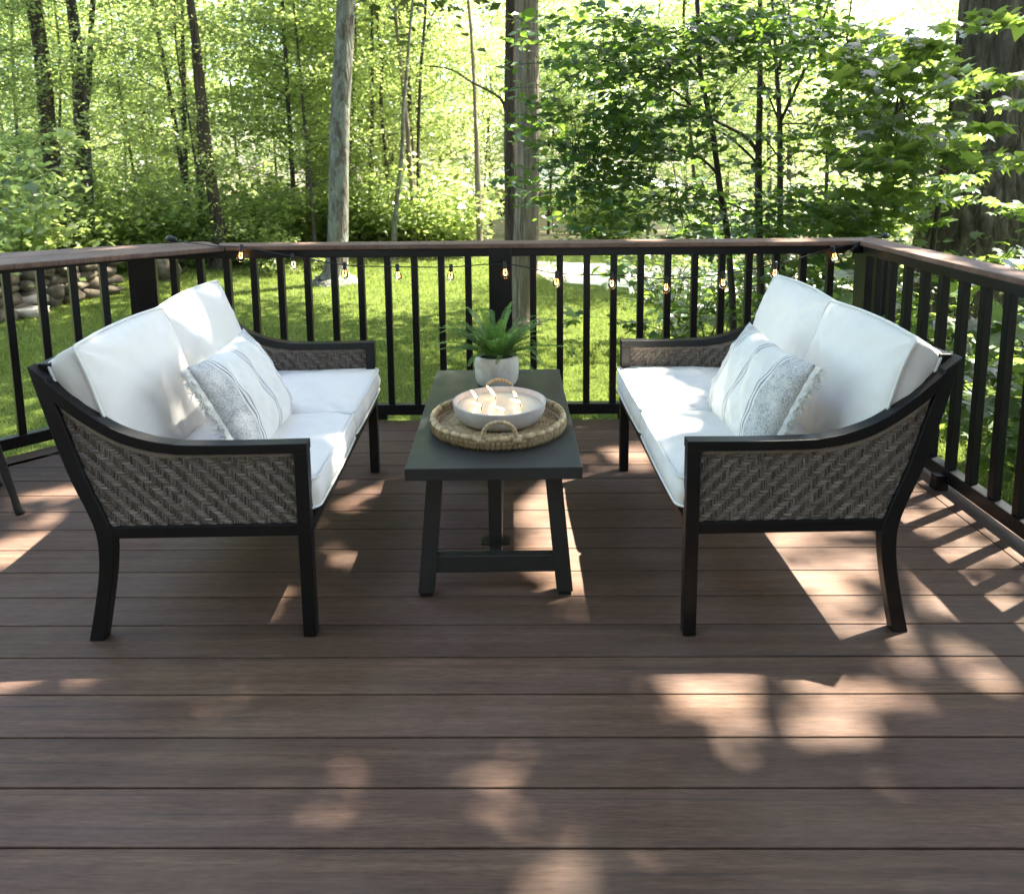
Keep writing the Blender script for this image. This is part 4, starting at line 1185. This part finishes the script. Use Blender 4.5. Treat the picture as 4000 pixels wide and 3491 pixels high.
# --- young slim trees on the right with deep green leaves
rg = rs_(700)
def slim_tree(pix, Y, wpx, label, seed, leaf_boxes, n_leaf, size, shape, lm, branches=(), up=2.2, name='sapling', bark=None, heading=None, tilt=.5, droop=.25):
    """leaf_boxes: (px0,py0,px1,py1,depth0,depth1,weight) regions of the crown placed at real depths"""
    rg = rs_(seed); pts = [aty(px, py, Y) for px, py in pix]; base = pts[-1]; gz = ground_z(Y)
    off = Vector((base.x, Y, gz)); e = empty(name, off, 0, label=label, cat='tree')
    P3 = [p-off for p in pts]; W = [w/1519*Y/2 for w in wpx]
    d = (P3[0]-P3[1]).normalized(); q = P3[0]
    P3 = [q+d*up, q+d*up*.5]+P3; W = [W[0]*.4, W[0]*.7]+W
    P3.append(Vector((P3[-1].x*.5, 0, -.05))); W.append(W[-1]*1.15)
    P3.reverse(); W.reverse()
    sp_ = spline([tuple(p) for p in P3], 5); wi = []
    for i in range(len(P3)-1):
        for k in range(5): wi.append(W[i]+(W[i+1]-W[i])*k/5)
    wi.append(W[-1])
    mb = MB(); mb.tube(sp_, wi, 8)
    twig_src = []
    for (pl, w0, w1) in branches:
        q = [aty(px, py, Y+dy)-off for px, py, dy in pl]; q = spline([tuple(x_) for x_ in q], 5)
        mb.tube(q, [(w0+(w1-w0)*i/(len(q)-1))/1519*Y/2 for i in range(len(q))], 6); twig_src += q
    # twig ends: sprays of leaves, each a short twig with leaves on both sides
    cand = [Vector(s) for s in sp_[8:]]+[Vector(s) for s in twig_src]
    P = []; Hd = []; tot = sum(b[6] for b in leaf_boxes)
    ca = np.array([tuple(c) for c in cand])
    for (x0, y0, x1, y1, d0, d1, w) in leaf_boxes:
        m = int(n_leaf*w/tot); ns = max(1, m//14)
        for s in range(ns):
            px = (x0+x1)/2+(x1-x0)*float(np.clip(rg.normal(0, .30), -.62, .62)); py = (y0+y1)/2+(y1-y0)*float(np.clip(rg.normal(0, .33), -.75, .75))
            dd = rg.uniform(d0, d1); c = np.array(aty(px, py, dd)-off)
            j = np.argmin(((ca-c)**2).sum(1)+rg.uniform(0, .4, len(ca)))
            src = ca[j]; v = c-src; dist = np.linalg.norm(v)
            hz = math.atan2(v[1], v[0])+rg.normal(0, .5)
            tl_ = rg.uniform(.28, .5)
            st_ = c-np.array([math.cos(hz), math.sin(hz), .1])*tl_*.5; en = c+np.array([math.cos(hz), math.sin(hz), -.15])*tl_*.5
            mid = (src+st_)/2+np.array([0, 0, .05*dist])
            if dist > .2 and s % 2 == 0: mb.tube([src, mid, st_, en], [.0035+.002*min(dist, 2), .0035, .0025, .001], 4, cap=False)
            else: mb.tube([st_, en], [.002, .001], 3, cap=False)
            for k in range(14):
                t = (k+.5)/14; sd = 1 if k % 2 else -1
                q = st_+(en-st_)*t+np.array([-math.sin(hz), math.cos(hz), 0])*sd*size*rg.uniform(.35, .9)+rg.normal(0, .02, 3)
                P.append(q); Hd.append(hz+sd*.9)
    P = np.array(P); me = leaves_mesh('crown', P, size, rg, shape, tilt, None, droop, np.array(Hd))
    mb.build('trunk', bark or M_bark_thin, e, smooth=True); link('crown', me, lm, e)
    return e
slim_tree([(1398, 0), (1402, 100), (1405, 150), (1426, 250), (1436, 320), (1445, 390), (1456, 455), (1464, 540), (1470, 660)], 6.6, [9, 10, 11, 12, 12, 13, 13, 14, 15],
          'left stem of the three slim dark saplings, with broad deep green leaves spreading left', 71,
          [(1090, 20, 1420, 200, 5.0, 6.6, 5), (1090, 200, 1400, 340, 5.2, 6.6, 3.6), (1080, 300, 1330, 400, 5.4, 6.6, 2.2), (1400, 0, 1560, 120, 5.2, 6.6, 1.6), (1080, 380, 1250, 470, 5.8, 6.8, .5)], 4700, .076, 'ovate', M_leafd,
          [([(1428, 262, 0), (1390, 215, -.2), (1340, 175, -.4), (1280, 140, -.7), (1200, 120, -1)], 6, 2), ([(1440, 350, 0), (1400, 315, -.2), (1330, 300, -.5), (1240, 300, -.8), (1150, 320, -.9)], 6, 2), ([(1450, 420, 0), (1420, 392, 0), (1370, 370, -.2), (1300, 360, -.4)], 4, 2), ([(1404, 150, 0), (1360, 100, -.3), (1300, 60, -.6), (1220, 40, -.8)], 5, 2)])
slim_tree([(1524, 60), (1524, 180), (1521, 300), (1521, 400), (1523, 480), (1526, 600), (1528, 700)], 7.0, [10, 12, 14, 15, 15, 16, 17],
          'middle stem of the three slim dark saplings, with a limb arching up to the left', 72,
          [(1430, 10, 1640, 150, 5.6, 7.0, 2.4), (1250, 180, 1500, 300, 6.0, 7.0, 1.6), (1440, 330, 1620, 470, 6.0, 7.2, 1.5), (1230, 380, 1480, 478, 5.4, 7., 2.2)], 2300, .076, 'ovate', M_leafd,
          [([(1521, 310, 0), (1495, 275, 0), (1440, 245, 0), (1380, 215, -.1), (1300, 195, -.3), (1240, 150, -.5)], 9, 3), ([(1522, 440, 0), (1480, 415, -.1), (1420, 400, -.4), (1350, 400, -.6)], 5, 2), ([(1521, 330, 0), (1480, 290, -.1), (1440, 262, -.2), (1400, 250, -.4)], 6, 3), ([(1524, 340, 0), (1545, 315, 0), (1575, 300, 0)], 5, 2), ([(1520, 260, 0), (1550, 300, .2), (1563, 320, .3)], 5, 3)])
slim_tree([(1553, 80), (1558, 160), (1563, 240), (1564, 320), (1564, 400), (1566, 480), (1568, 600), (1570, 700)], 7.6, [6, 9, 11, 12, 13, 14, 15, 16],
          'right stem of the three slim dark saplings, with a V of thin upright branches', 73,
          [(1560, 10, 1720, 180, 6.4, 8.2, 2.2), (1590, 180, 1740, 330, 6.6, 8.4, 1.5), (1560, 380, 1700, 480, 6.6, 8., 1.4)], 1900, .076, 'ovate', M_leafd,
          [([(1564, 245, 0), (1590, 190, 0), (1625, 110, 0), (1660, 10, .1), (1680, -60, .1)], 7, 4), ([(1562, 150, 0), (1568, 90, 0), (1572, 0, 0)], 7, 4), ([(1560, 140, 0), (1545, 90, 0), (1530, 20, 0)], 5, 3), ([(1564, 250, 0), (1550, 215, 0), (1520, 140, 0)], 5, 3), ([(1564, 250, 0), (1600, 248, 0), (1650, 252, .1)], 4, 2), ([(1564, 330, 0), (1600, 305, 0), (1640, 310, .1)], 4, 2)])
slim_tree([(1700, 60), (1688, 160), (1685, 230), (1672, 270), (1660, 300), (1658, 340), (1655, 420), (1652, 520), (1650, 640)], 8.5, [4, 5, 6, 7, 8, 8, 8, 9, 10],
          'thin forked sapling between the dark saplings and the oak, with maple leaves', 74,
          [(1640, 60, 1800, 200, 7.2, 8.8, 2), (1700, 200, 1830, 330, 7, 8.8, 1.6), (1620, 380, 1800, 478, 6.5, 8.5, 2)], 1700, .13, 'maple', M_maple, [([(1658, 300, 0), (1645, 265, 0), (1635, 240, 0)], 4, 2)])
slim_tree([(1946, -20), (1930, 60), (1915, 170), (1902, 250), (1890, 340), (1880, 420), (1870, 500), (1860, 640)], 6.6, [6, 7, 8, 9, 10, 10, 11, 12],
          'thin dark maple sapling standing just in front of the oak trunk', 75,
          [(1720, 90, 1910, 200, 5.6, 7.2, 2.4), (1700, 250, 1960, 330, 5.2, 6.8, 2.2), (1750, 340, 1900, 420, 5.2, 7, 1.4), (1930, 140, 2053, 160, 5.0, 6.4, .2), (1960, 195, 2053, 215, 5.0, 6.2, .25), (1900, 305, 2040, 325, 5.0, 6.0, .35), (1900, 5, 2053, 40, 5, 6.5, .2)], 1500, .13, 'maple', M_maple,
          [([(1905, 240, 0), (1860, 215, -.2), (1800, 190, -.4)], 4, 2), ([(1890, 340, 0), (1930, 310, -.3), (2000, 300, -.6), (2050, 310, -.8)], 4, 2)])
# low maples and brush behind the right hand railing
def bush_from(x, y, gz, Hh, Rr, n, size, shape, lm, label, seed, flat=.10, grp=None):
    rg = rs_(seed); e = empty('maple_shrub' if shape == 'maple' else 'shrub', (x, y, gz), 0, label=label, cat='shrub', group=grp)
    mb = MB(); P = []; Hd = []
    for s in range(9):
        az = rg.uniform(0, 6.28); pts = limb(mb, (rg.normal(0, .1), rg.normal(0, .1), -.05), az, rg.uniform(1.0, 1.45), Hh*rg.uniform(.7, 1.05), .010, rg, .7)
        for k in range(int(n/9/10)):
            q = pts[rg.randint(2, len(pts))]; a2 = rg.uniform(0, 6.28); L = Rr*rg.uniform(.3, .9)
            tw = limb(mb, q, a2, rg.uniform(-.1, .4), L, .004, rg, .5, 4)
            for j in range(10):
                t = rg.uniform(.2, 1)*(len(tw)-1); i = min(int(t), len(tw)-2); c = tw[i]+(tw[i+1]-tw[i])*(t-i)
                P.append(c+rg.normal(0, 1, 3)*np.array([.06, .06, .03])); Hd.append(a2+rg.normal(0, .8))
    P = np.array(P); P[:, 2] = np.maximum(P[:, 2], .03)
    me = leaves_mesh('foliage', P, size, rg, shape, .45, None, .3, np.array(Hd)); mb.build('stem', M_bark_thin, e, smooth=True); link('foliage', me, lm, e)
    return e
GR = 'leafy maple shrubs growing outside the right hand railing'
for i, (x, y, Hh, Rr, n) in enumerate(((3.25, 3.3, 1.9, .55, 700), (3.35, 4.3, 2.1, .7, 820), (3.35, 2.4, 1.7, .5, 520), (4.0, 5.2, 2.5, .8, 800), (2.7, 5.3, 2.0, .7, 800), (3.9, 6.6, 2.3, .8, 700), (5.2, 6.4, 2.6, .9, 700), (1.9, 6.6, 1.9, .6, 520))):
    bush_from(x, y, GZ, Hh, Rr, n, .115, 'maple', M_maple, 'broad leaved maple shrub outside the right railing, %s nearest to the deck' % ('nearest', 'fourth', 'second', 'sixth', 'fifth', 'eighth', 'seventh', 'third')[i] if i else 'broad leaved maple shrub outside the right railing, the nearest to the deck corner', 800+i, grp=GR)
for i, (x, y, Hh, Rr, n) in enumerate(((3.3, 8.2, 2.4, .9, 1500), (4.8, 9.4, 2.6, 1., 1500), (2.3, 9.0, 1.9, .8, 1100), (6.6, 10.6, 3., 1.2, 1500), (3.6, 10.4, 2.2, 1., 1300), (2.6, 11.4, 1.2, .7, 700), (8.5, 11.0, 3.4, 1.3, 1500), (8.2, 8., 3.0, 1.2, 1300), (7.0, 13.5, 3.5, 1.3, 1500), (10.5, 14, 3.5, 1.3, 1500))):
    bush_from(x, y, GZ, Hh, Rr, n, .10, 'ovate', M_leaf2 if i % 2 else M_leafd, '%s leafy shrub back in the thicket beyond the right end of the lawn' % ORD[i], 830+i, grp='shrubs in the right hand thicket')
# taller trees closing the right background
for i, (x, y, v, s) in enumerate(((3.6, 13.5, 0, .75), (5.6, 14.5, 2, .8), (7.4, 15.5, 1, .6), (12.6, 18.5, 2, 1.), (4.6, 18, 1, 1.), (14.5, 18, 0, 1.1), (7.2, 20, 2, 1.), (16, 24, 2, 1.2), (9.6, 26, 0, 1.0), (19, 27, 1, 1.3))):
    wood_tree(v, x, y, s, i*1.3, '%s backlit yellow green young tree behind the slim dark saplings, counted from the left' % ORD[i], group='backlit young trees behind the saplings')
# sunlit foliage close on the left edge and beside the stone wall
for i, (x, y, s, v) in enumerate(((-7.6, 11.8, 1.25, 1), (-9.0, 12.9, 1.3, 0), (-9.9, 14.4, 1.5, 1), (-8.2, 15.0, 1.3, 0), (-11.5, 15.5, 1.6, 0), (-6.9, 15.6, 1.1, 1), (-5.2, 16.2, .9, 0))):
    shrub(x, y, s, i*1.7, v, '%s bushy green shrub behind the low fieldstone wall, counted from the front' % ORD[i], 'shrubs behind the stone wall')
bush_from(-8.55, 11.4, GZ, 3.6, 1.1, 900, .16, 'maple', M_leaf2, 'bright sunlit broad leaved sapling at the left edge above the stone wall', 870)
bush_from(-3.6, 15.3, GZ, .7, .4, 400, .07, 'ovate', M_leaf2, 'small round shrub on the lawn in front of the big pale trunk', 871)
bush_from(-4.5, 14.6, GZ, .8, .45, 420, .08, 'ovate', M_leaf, 'small leafy bush on the lawn seen behind the left sofa', 872)

# --- unseen crown hung on the oak, shaped to shade the deck and place sunflecks
oak = bpy.data.objects.get('big_tree.003') or [o for o in bpy.data.objects if 'oak trunk' in str(o.get('label', ''))][0]
oak = [o for o in bpy.data.objects if 'oak trunk' in str(o.get('label', ''))][0]
def sp_pt(px, py, z=0.):
    p_ = atz(px, py, z); return (p_.x-SA*z, p_.y-SB*z)
FLECKS = []
def fleck(px, py, rx, ry, z=0., k=1.): c = sp_pt(px, py, z); FLECKS.append((c[0], c[1], rx, ry, k))
fleck(1570, 1400, .22, .10, 0, .99); fleck(1630, 1440, .13, .08); fleck(1500, 1420, .1, .1, 0, .95); fleck(1430, 1385, .10, .07, 0, .5); fleck(1800, 1560, .1, .05, 0, .1); fleck(1860, 1415, .13, .09, 0, .7); fleck(1930, 1335, .12, .06, 0, .6)
fleck(1720, 1530, .14, .05, 0, .4); fleck(1205, 1765, .12, .09, 0, .98); fleck(700, 1610, .07, .12, 0, .22); fleck(1010, 1620, .06, .12, 0, .22); fleck(1120, 1640, .08, .05, 0, .2); fleck(820, 1560, .05, .05, 0, .12); fleck(380, 1460, .08, .05, 0, .12); fleck(140, 1700, .1, .06, 0, .10); fleck(1300, 1500, .12, .05, 0, .05); fleck(60, 1362, .13, .05, 0, .8)
fleck(730, 985, .11, .12, 0, .85); fleck(700, 1120, .06, .07, 0, .4); fleck(1120, 1010, .2, .25); fleck(1150, 1110, .14, .26); fleck(1640, 1110, .26, .22); fleck(1720, 1180, .14, .16, 0, .7)
fleck(1880, 1080, .42, .42); fleck(1980, 1190, .25, .25); fleck(1830, 1030, .3, .4); fleck(110, 990, .16, .10, 0, .8); fleck(40, 1105, .18, .11); fleck(130, 1040, .15, .05, 0, .8)
fleck(1270, 915, .18, .12, 0, .9); fleck(1730, 1255, .10, .06, 0, .9); fleck(1960, 1280, .10, .05, 0, .6); fleck(480, 1390, .03, .03, 0, .2); fleck(390, 1440, .1, .04, 0, .05); fleck(1300, 1395, .08, .05, 0, .25)
fleck(850, 470, .0, .0)
# on the seats and the backs
fleck(405, 650, .04, .10, .8, .6); fleck(430, 740, .03, .05, .6, .4); fleck(370, 810, .03, .05, .55, .4); fleck(540, 720, .03, .12, .62, .4); fleck(690, 900, .10, .05, .44, .5)
fleck(1380, 800, .13, .04, .45, .8); fleck(1410, 860, .12, .05, .45, .9); fleck(1300, 770, .07, .04, .45, .5)
fleck(1560, 600, .10, .05, .85, .8); fleck(1700, 700, .06, .10, .72, .9); fleck(1790, 690, .10, .05, .82, .8); fleck(1620, 872, .10, .03, .6, 1.); fleck(1700, 640, .04, .04, .8, .3)
fleck(1850, 520, .12, .14, .91, .9); fleck(1950, 545, .09, .12, .91, .9); fleck(2030, 570, .08, .10, .91, .8); fleck(1760, 500, .12, .10, .91, .9); fleck(1900, 532, .10, .3, .91, .85); fleck(1990, 560, .10, .3, .91, .8); fleck(600, 484, .2, .1, .91, .8); fleck(1300, 484, .1, .1, .91, .6); fleck(1600, 484, .14, .1, .91, .8)
fleck(1010, 900, .10, .07, .45, .15); fleck(200, 500, .2, .1, .91, .3)
rg = rs_(4242)
G = [np.meshgrid(np.arange(-5.4+o, 4.2, .062), np.arange(-2.6+o, 5.4, .062)) for o in (0, .021, .041)]
gx = np.concatenate([g_[0].ravel() for g_ in G]); gy = np.concatenate([g_[1].ravel() for g_ in G]); n = len(gx)
gx = gx+rg.normal(0, .016, n); gy = gy+rg.normal(0, .016, n); h = rg.uniform(6.2, 9.6, n)
TT = np.zeros(n)
nzv = .5+.28*np.sin(gx*13+1.7*np.sin(gy*9+1))*np.cos(gy*15+1.3*np.sin(gx*11))+.30*np.sin(gx*27+2.1*np.sin(gy*21+2))*np.cos(gy*31+1.9*np.sin(gx*23))
for (cx, cy, rx, ry, k) in FLECKS:
    if rx <= 0: continue
    dd = np.sqrt(((gx-cx)/(rx*1.25+.03))**2+((gy-cy)/(ry*1.25+.03))**2)+(.75 if k < 1 else .28)*(nzv-.5)
    TT = np.maximum(TT, k*np.clip(2.1*(1-dd), 0, 1)**.9*np.clip(.3+1.4*nzv if k < .9 else .75+.5*nzv, 0, 1))
TT = np.maximum(TT, .007*np.clip(np.sin(gx*5.1+2*np.sin(gy*3.3))*np.sin(gy*6.3+gx), 0, 1))
keep = rg.uniform(0, 1, n) > 1+np.log(np.maximum(TT, .002))/4.6
keep &= ~((gy > 4.1) & (np.sin(gx*3.1)+np.sin(gy*4.3+gx) > .3))
gx, gy, h = gx[keep], gy[keep], h[keep]
P = np.stack([gx+SA*h, gy+SB*h, h], 1)
offo = Vector(oak.location)
me = leaves_mesh('crown', P-np.array(offo), .155, rg, 'rhomb', .35)
link('crown', me, M_oakleaf, oak)
mb = MB()
for k in range(16):
    tgt = P[rg.randint(0, len(P))]-np.array(offo); s0 = np.array((.1, 0, rg.uniform(5.0, 8.6)))
    mid = (s0+tgt)/2+np.array((0, 0, .7)); q = spline([tuple(s0), tuple(mid), tuple(tgt)], 8)
    mb.tube(q, [.09*(1-.9*i/(len(q)-1)) for i in range(len(q))], 7)
mb.build('limbs', M_bark_dark, oak, smooth=True)

# --- grass
rg = rs_(88)
def grass_block(n, x0, x1, y0, y1, hgt, wid):
    x = rg.uniform(x0, x1, n); y = y0+(y1-y0)*rg.uniform(0, 1, n)**1.35
    a = rg.uniform(0, 2*np.pi, n); hh = hgt*rg.uniform(.5, 1.2, n); w = wid*rg.uniform(.7, 1.3, n)*(1+(y-y0)*.10)
    lx, ly = rg.normal(0, .45, n)*hh, rg.normal(0, .45, n)*hh
    B = np.stack([x, y, np.full(n, GZ-.003)], 1); D = np.stack([np.cos(a)*w, np.sin(a)*w, np.zeros(n)], 1)
    T = B+np.stack([lx, ly, hh], 1)
    return np.stack([B-D, B+D, T], 1)
V = np.concatenate([grass_block(150000, -6.5, 4.2, 3.9, 9, .045, .0028), grass_block(110000, -11, 4.5, 8, 17, .055, .005)])
ctr = V[:, 0]
ok = ~((ctr[:, 0] > 1.2) & (ctr[:, 1] > 12.0-.35*(ctr[:, 0]-1)) )
V = V[ok]; n = len(V)
me = bpy.data.meshes.new('grass'); me.vertices.add(n*3); me.vertices.foreach_set('co', V.astype(np.float32).ravel())
me.loops.add(n*3); me.loops.foreach_set('vertex_index', np.arange(n*3, dtype=np.int32)); me.polygons.add(n); me.polygons.foreach_set('loop_start', np.arange(0, n*3, 3, dtype=np.int32)); me.update(calc_edges=True)
at = me.attributes.new('rnd', 'FLOAT', 'POINT'); at.data.foreach_set('value', np.repeat(rg.uniform(0, 1, n), 3).astype(np.float32))
tag(link('grass', me, M_grass), label='mown green grass covering the lawn below the deck', cat='grass', kind='stuff')

# --- fieldstone wall and steps at the left
def stones(mb, segs, seed):
    R = random.Random(seed)
    for (x, y, z, sx, sy, sz) in segs:
        bm = bmesh.new(); bmesh.ops.create_icosphere(bm, subdivisions=2, radius=.5)
        ph = R.uniform(0, 9); rz = Matrix.Rotation(R.uniform(-.5, .5), 3, 'Z') @ Matrix.Rotation(R.uniform(-.25, .25), 3, 'X')
        vs = []
        for v in bm.verts:
            c = v.co.copy(); k = 1+.12*math.sin(c.x*7+ph)+.1*math.sin(c.y*9+ph*2)+.08*math.sin(c.z*11+ph)
            c = Vector([math.copysign(abs(q)**.75*.5**.25, q) for q in c])*k
            c = rz @ Vector((c.x*sx, c.y*sy, c.z*sz)); vs.append((c.x+x, c.y+y, c.z+z))
        fs = [tuple(v.index for v in f.verts) for f in bm.faces]; bm.free()
        mb.add(vs, fs, R.random())
R = random.Random(55)
sw = empty('stone_wall', (-6.6, 13, GZ), label='low dry fieldstone retaining wall at the far left of the lawn', cat='wall')
a0 = aty(238, 585, 12.9); a0.z = 0; a1 = aty(-30, 640, 10.6); a1.z = 0
segs = []; L = (a1-a0).length; dv = (a1-a0).normalized()
z = .0
for row in range(4):
    s = R.uniform(0, .2)
    while s < L:
        w = R.uniform(.12, .42); hgt = R.uniform(.12, .24)
        q = a0+dv*(s+w/2); segs.append((q.x+6.6+R.uniform(-.04, .04), q.y-13+.12*row*.5+R.uniform(-.03, .03), .08+row*.155, w*1.08, .34, hgt*1.1)); s += w
mb = MB(); stones(mb, segs, 3); mb.build('stones', M_rock, sw, smooth=True)
ss_ = empty('stone_steps', (-7.0, 11.0, GZ), label='rough flat stone steps set against the fieldstone wall at the left', cat='steps')
for k in range(5):
    q = aty(62, 600-14*k, 11.2+.28*k); z = .07+.14*k
    mb = MB(); stones(mb, [(q.x+7.0, q.y-11.0-.25, z, .75-.03*k, .42, .13)], 10+k); mb.build('step', M_flag, ss_, smooth=True)
segs = []
for k in range(9):
    q = aty(5+6*k+R.uniform(-8, 8), 622+R.uniform(-3, 6), 10.6); segs.append((q.x, q.y, GZ+.07, .3, .25, .2))
for k, sg in enumerate(segs[:5]):
    mb = MB(); stones(mb, [(0, 0, .06, sg[3], sg[4], sg[5])], 40+k); o = mb.build('rock', M_rock, None, smooth=True); o.location = (sg[0]-.3*k, sg[1]+.1*k, GZ)
    tag(o, label='%s rounded rock in the row on the grass before the stone steps' % ORD[k], cat='rock', group='rocks at the foot of the steps')
o = MB(); stones(o, [(0, 0, .18, .62, .5, .42)], 77); o = o.build('boulder', M_rock, None, smooth=True); q = atz(333, 560, GZ); o.location = (q.x, q.y, GZ)
tag(o, label='grey boulder on the lawn seen through the left railing', cat='boulder')

# --- neighbour's low house beyond the trees
hz = ground_z(40)
hs = empty('house', (3.6, 41, hz), label='low beige house with pale roof glimpsed beyond the yard between trunks', cat='house')
b = MB(); b.box((0, 0, 1.15), (9.6, 6, 2.3)); b.build('wall', M_wall, hs)
b = MB(); zt = 2.28; b.add([(-5.3, -3.5, zt), (5.3, -3.5, zt), (5.3, 3.5, zt), (-5.3, 3.5, zt), (-2.6, 0, zt+1.3), (2.6, 0, zt+1.3)], [(0, 1, 5, 4), (1, 2, 5), (2, 3, 4, 5), (3, 0, 4), (3, 2, 1, 0)]); b.build('roof', M_roof, hs)
for x in (-3.4, -.8, 2.2):
    b = MB(); b.box((x, -3.03, 1.3), (1.2, .06, 1.1)); w = b.build('window', M_trim, hs)
    b = MB(); b.box((x, -3.07, 1.3), (1.02, .03, .92)); b.build('pane', M_pane, w)

# --- unseen house wall and side trees, added to darken the light on the deck
hb = empty('house', (0, -2.6, GZ), label='unseen grey sided house wall added behind the viewpoint to hold back sky light', cat='house')
b = MB(); b.box((0, -1.5, 3.4), (15, 3, 6.8)); b.build('wall', M_siding, hb)
b = MB(); b.box((0, -1.2, 6.95), (16, 4.6, .3)); b.build('roof', M_roofd, hb)
for x in (-3.2, 2.6):
    b = MB(); b.box((x, .03, 2.1), (1.9, .08, 2.1)); w = b.build('window', M_trim, hb); b = MB(); b.box((x, .08, 2.1), (1.7, .03, 1.9)); b.build('pane', M_pane, w)
for i, (x, y, v, sc_) in enumerate(((-8, 3.5, 0, 1.2), (-9.5, 0, 2, 1.3), (-10, 7, 1, 1.3), (-8.5, -3, 0, 1.3), (8.5, 3, 2, 1.3), (9.5, -1, 0, 1.3), (9, 6.2, 1, 1.3), (12, 4, 2, 1.3), (-13, 3, 2, 1.3))):
    wood_tree(v, x, y, sc_, i*2., 'tall leafy tree added to block side light, %s of those out of view' % ORD[i], name='unseen_shade_tree', group='unseen trees added to block side light')
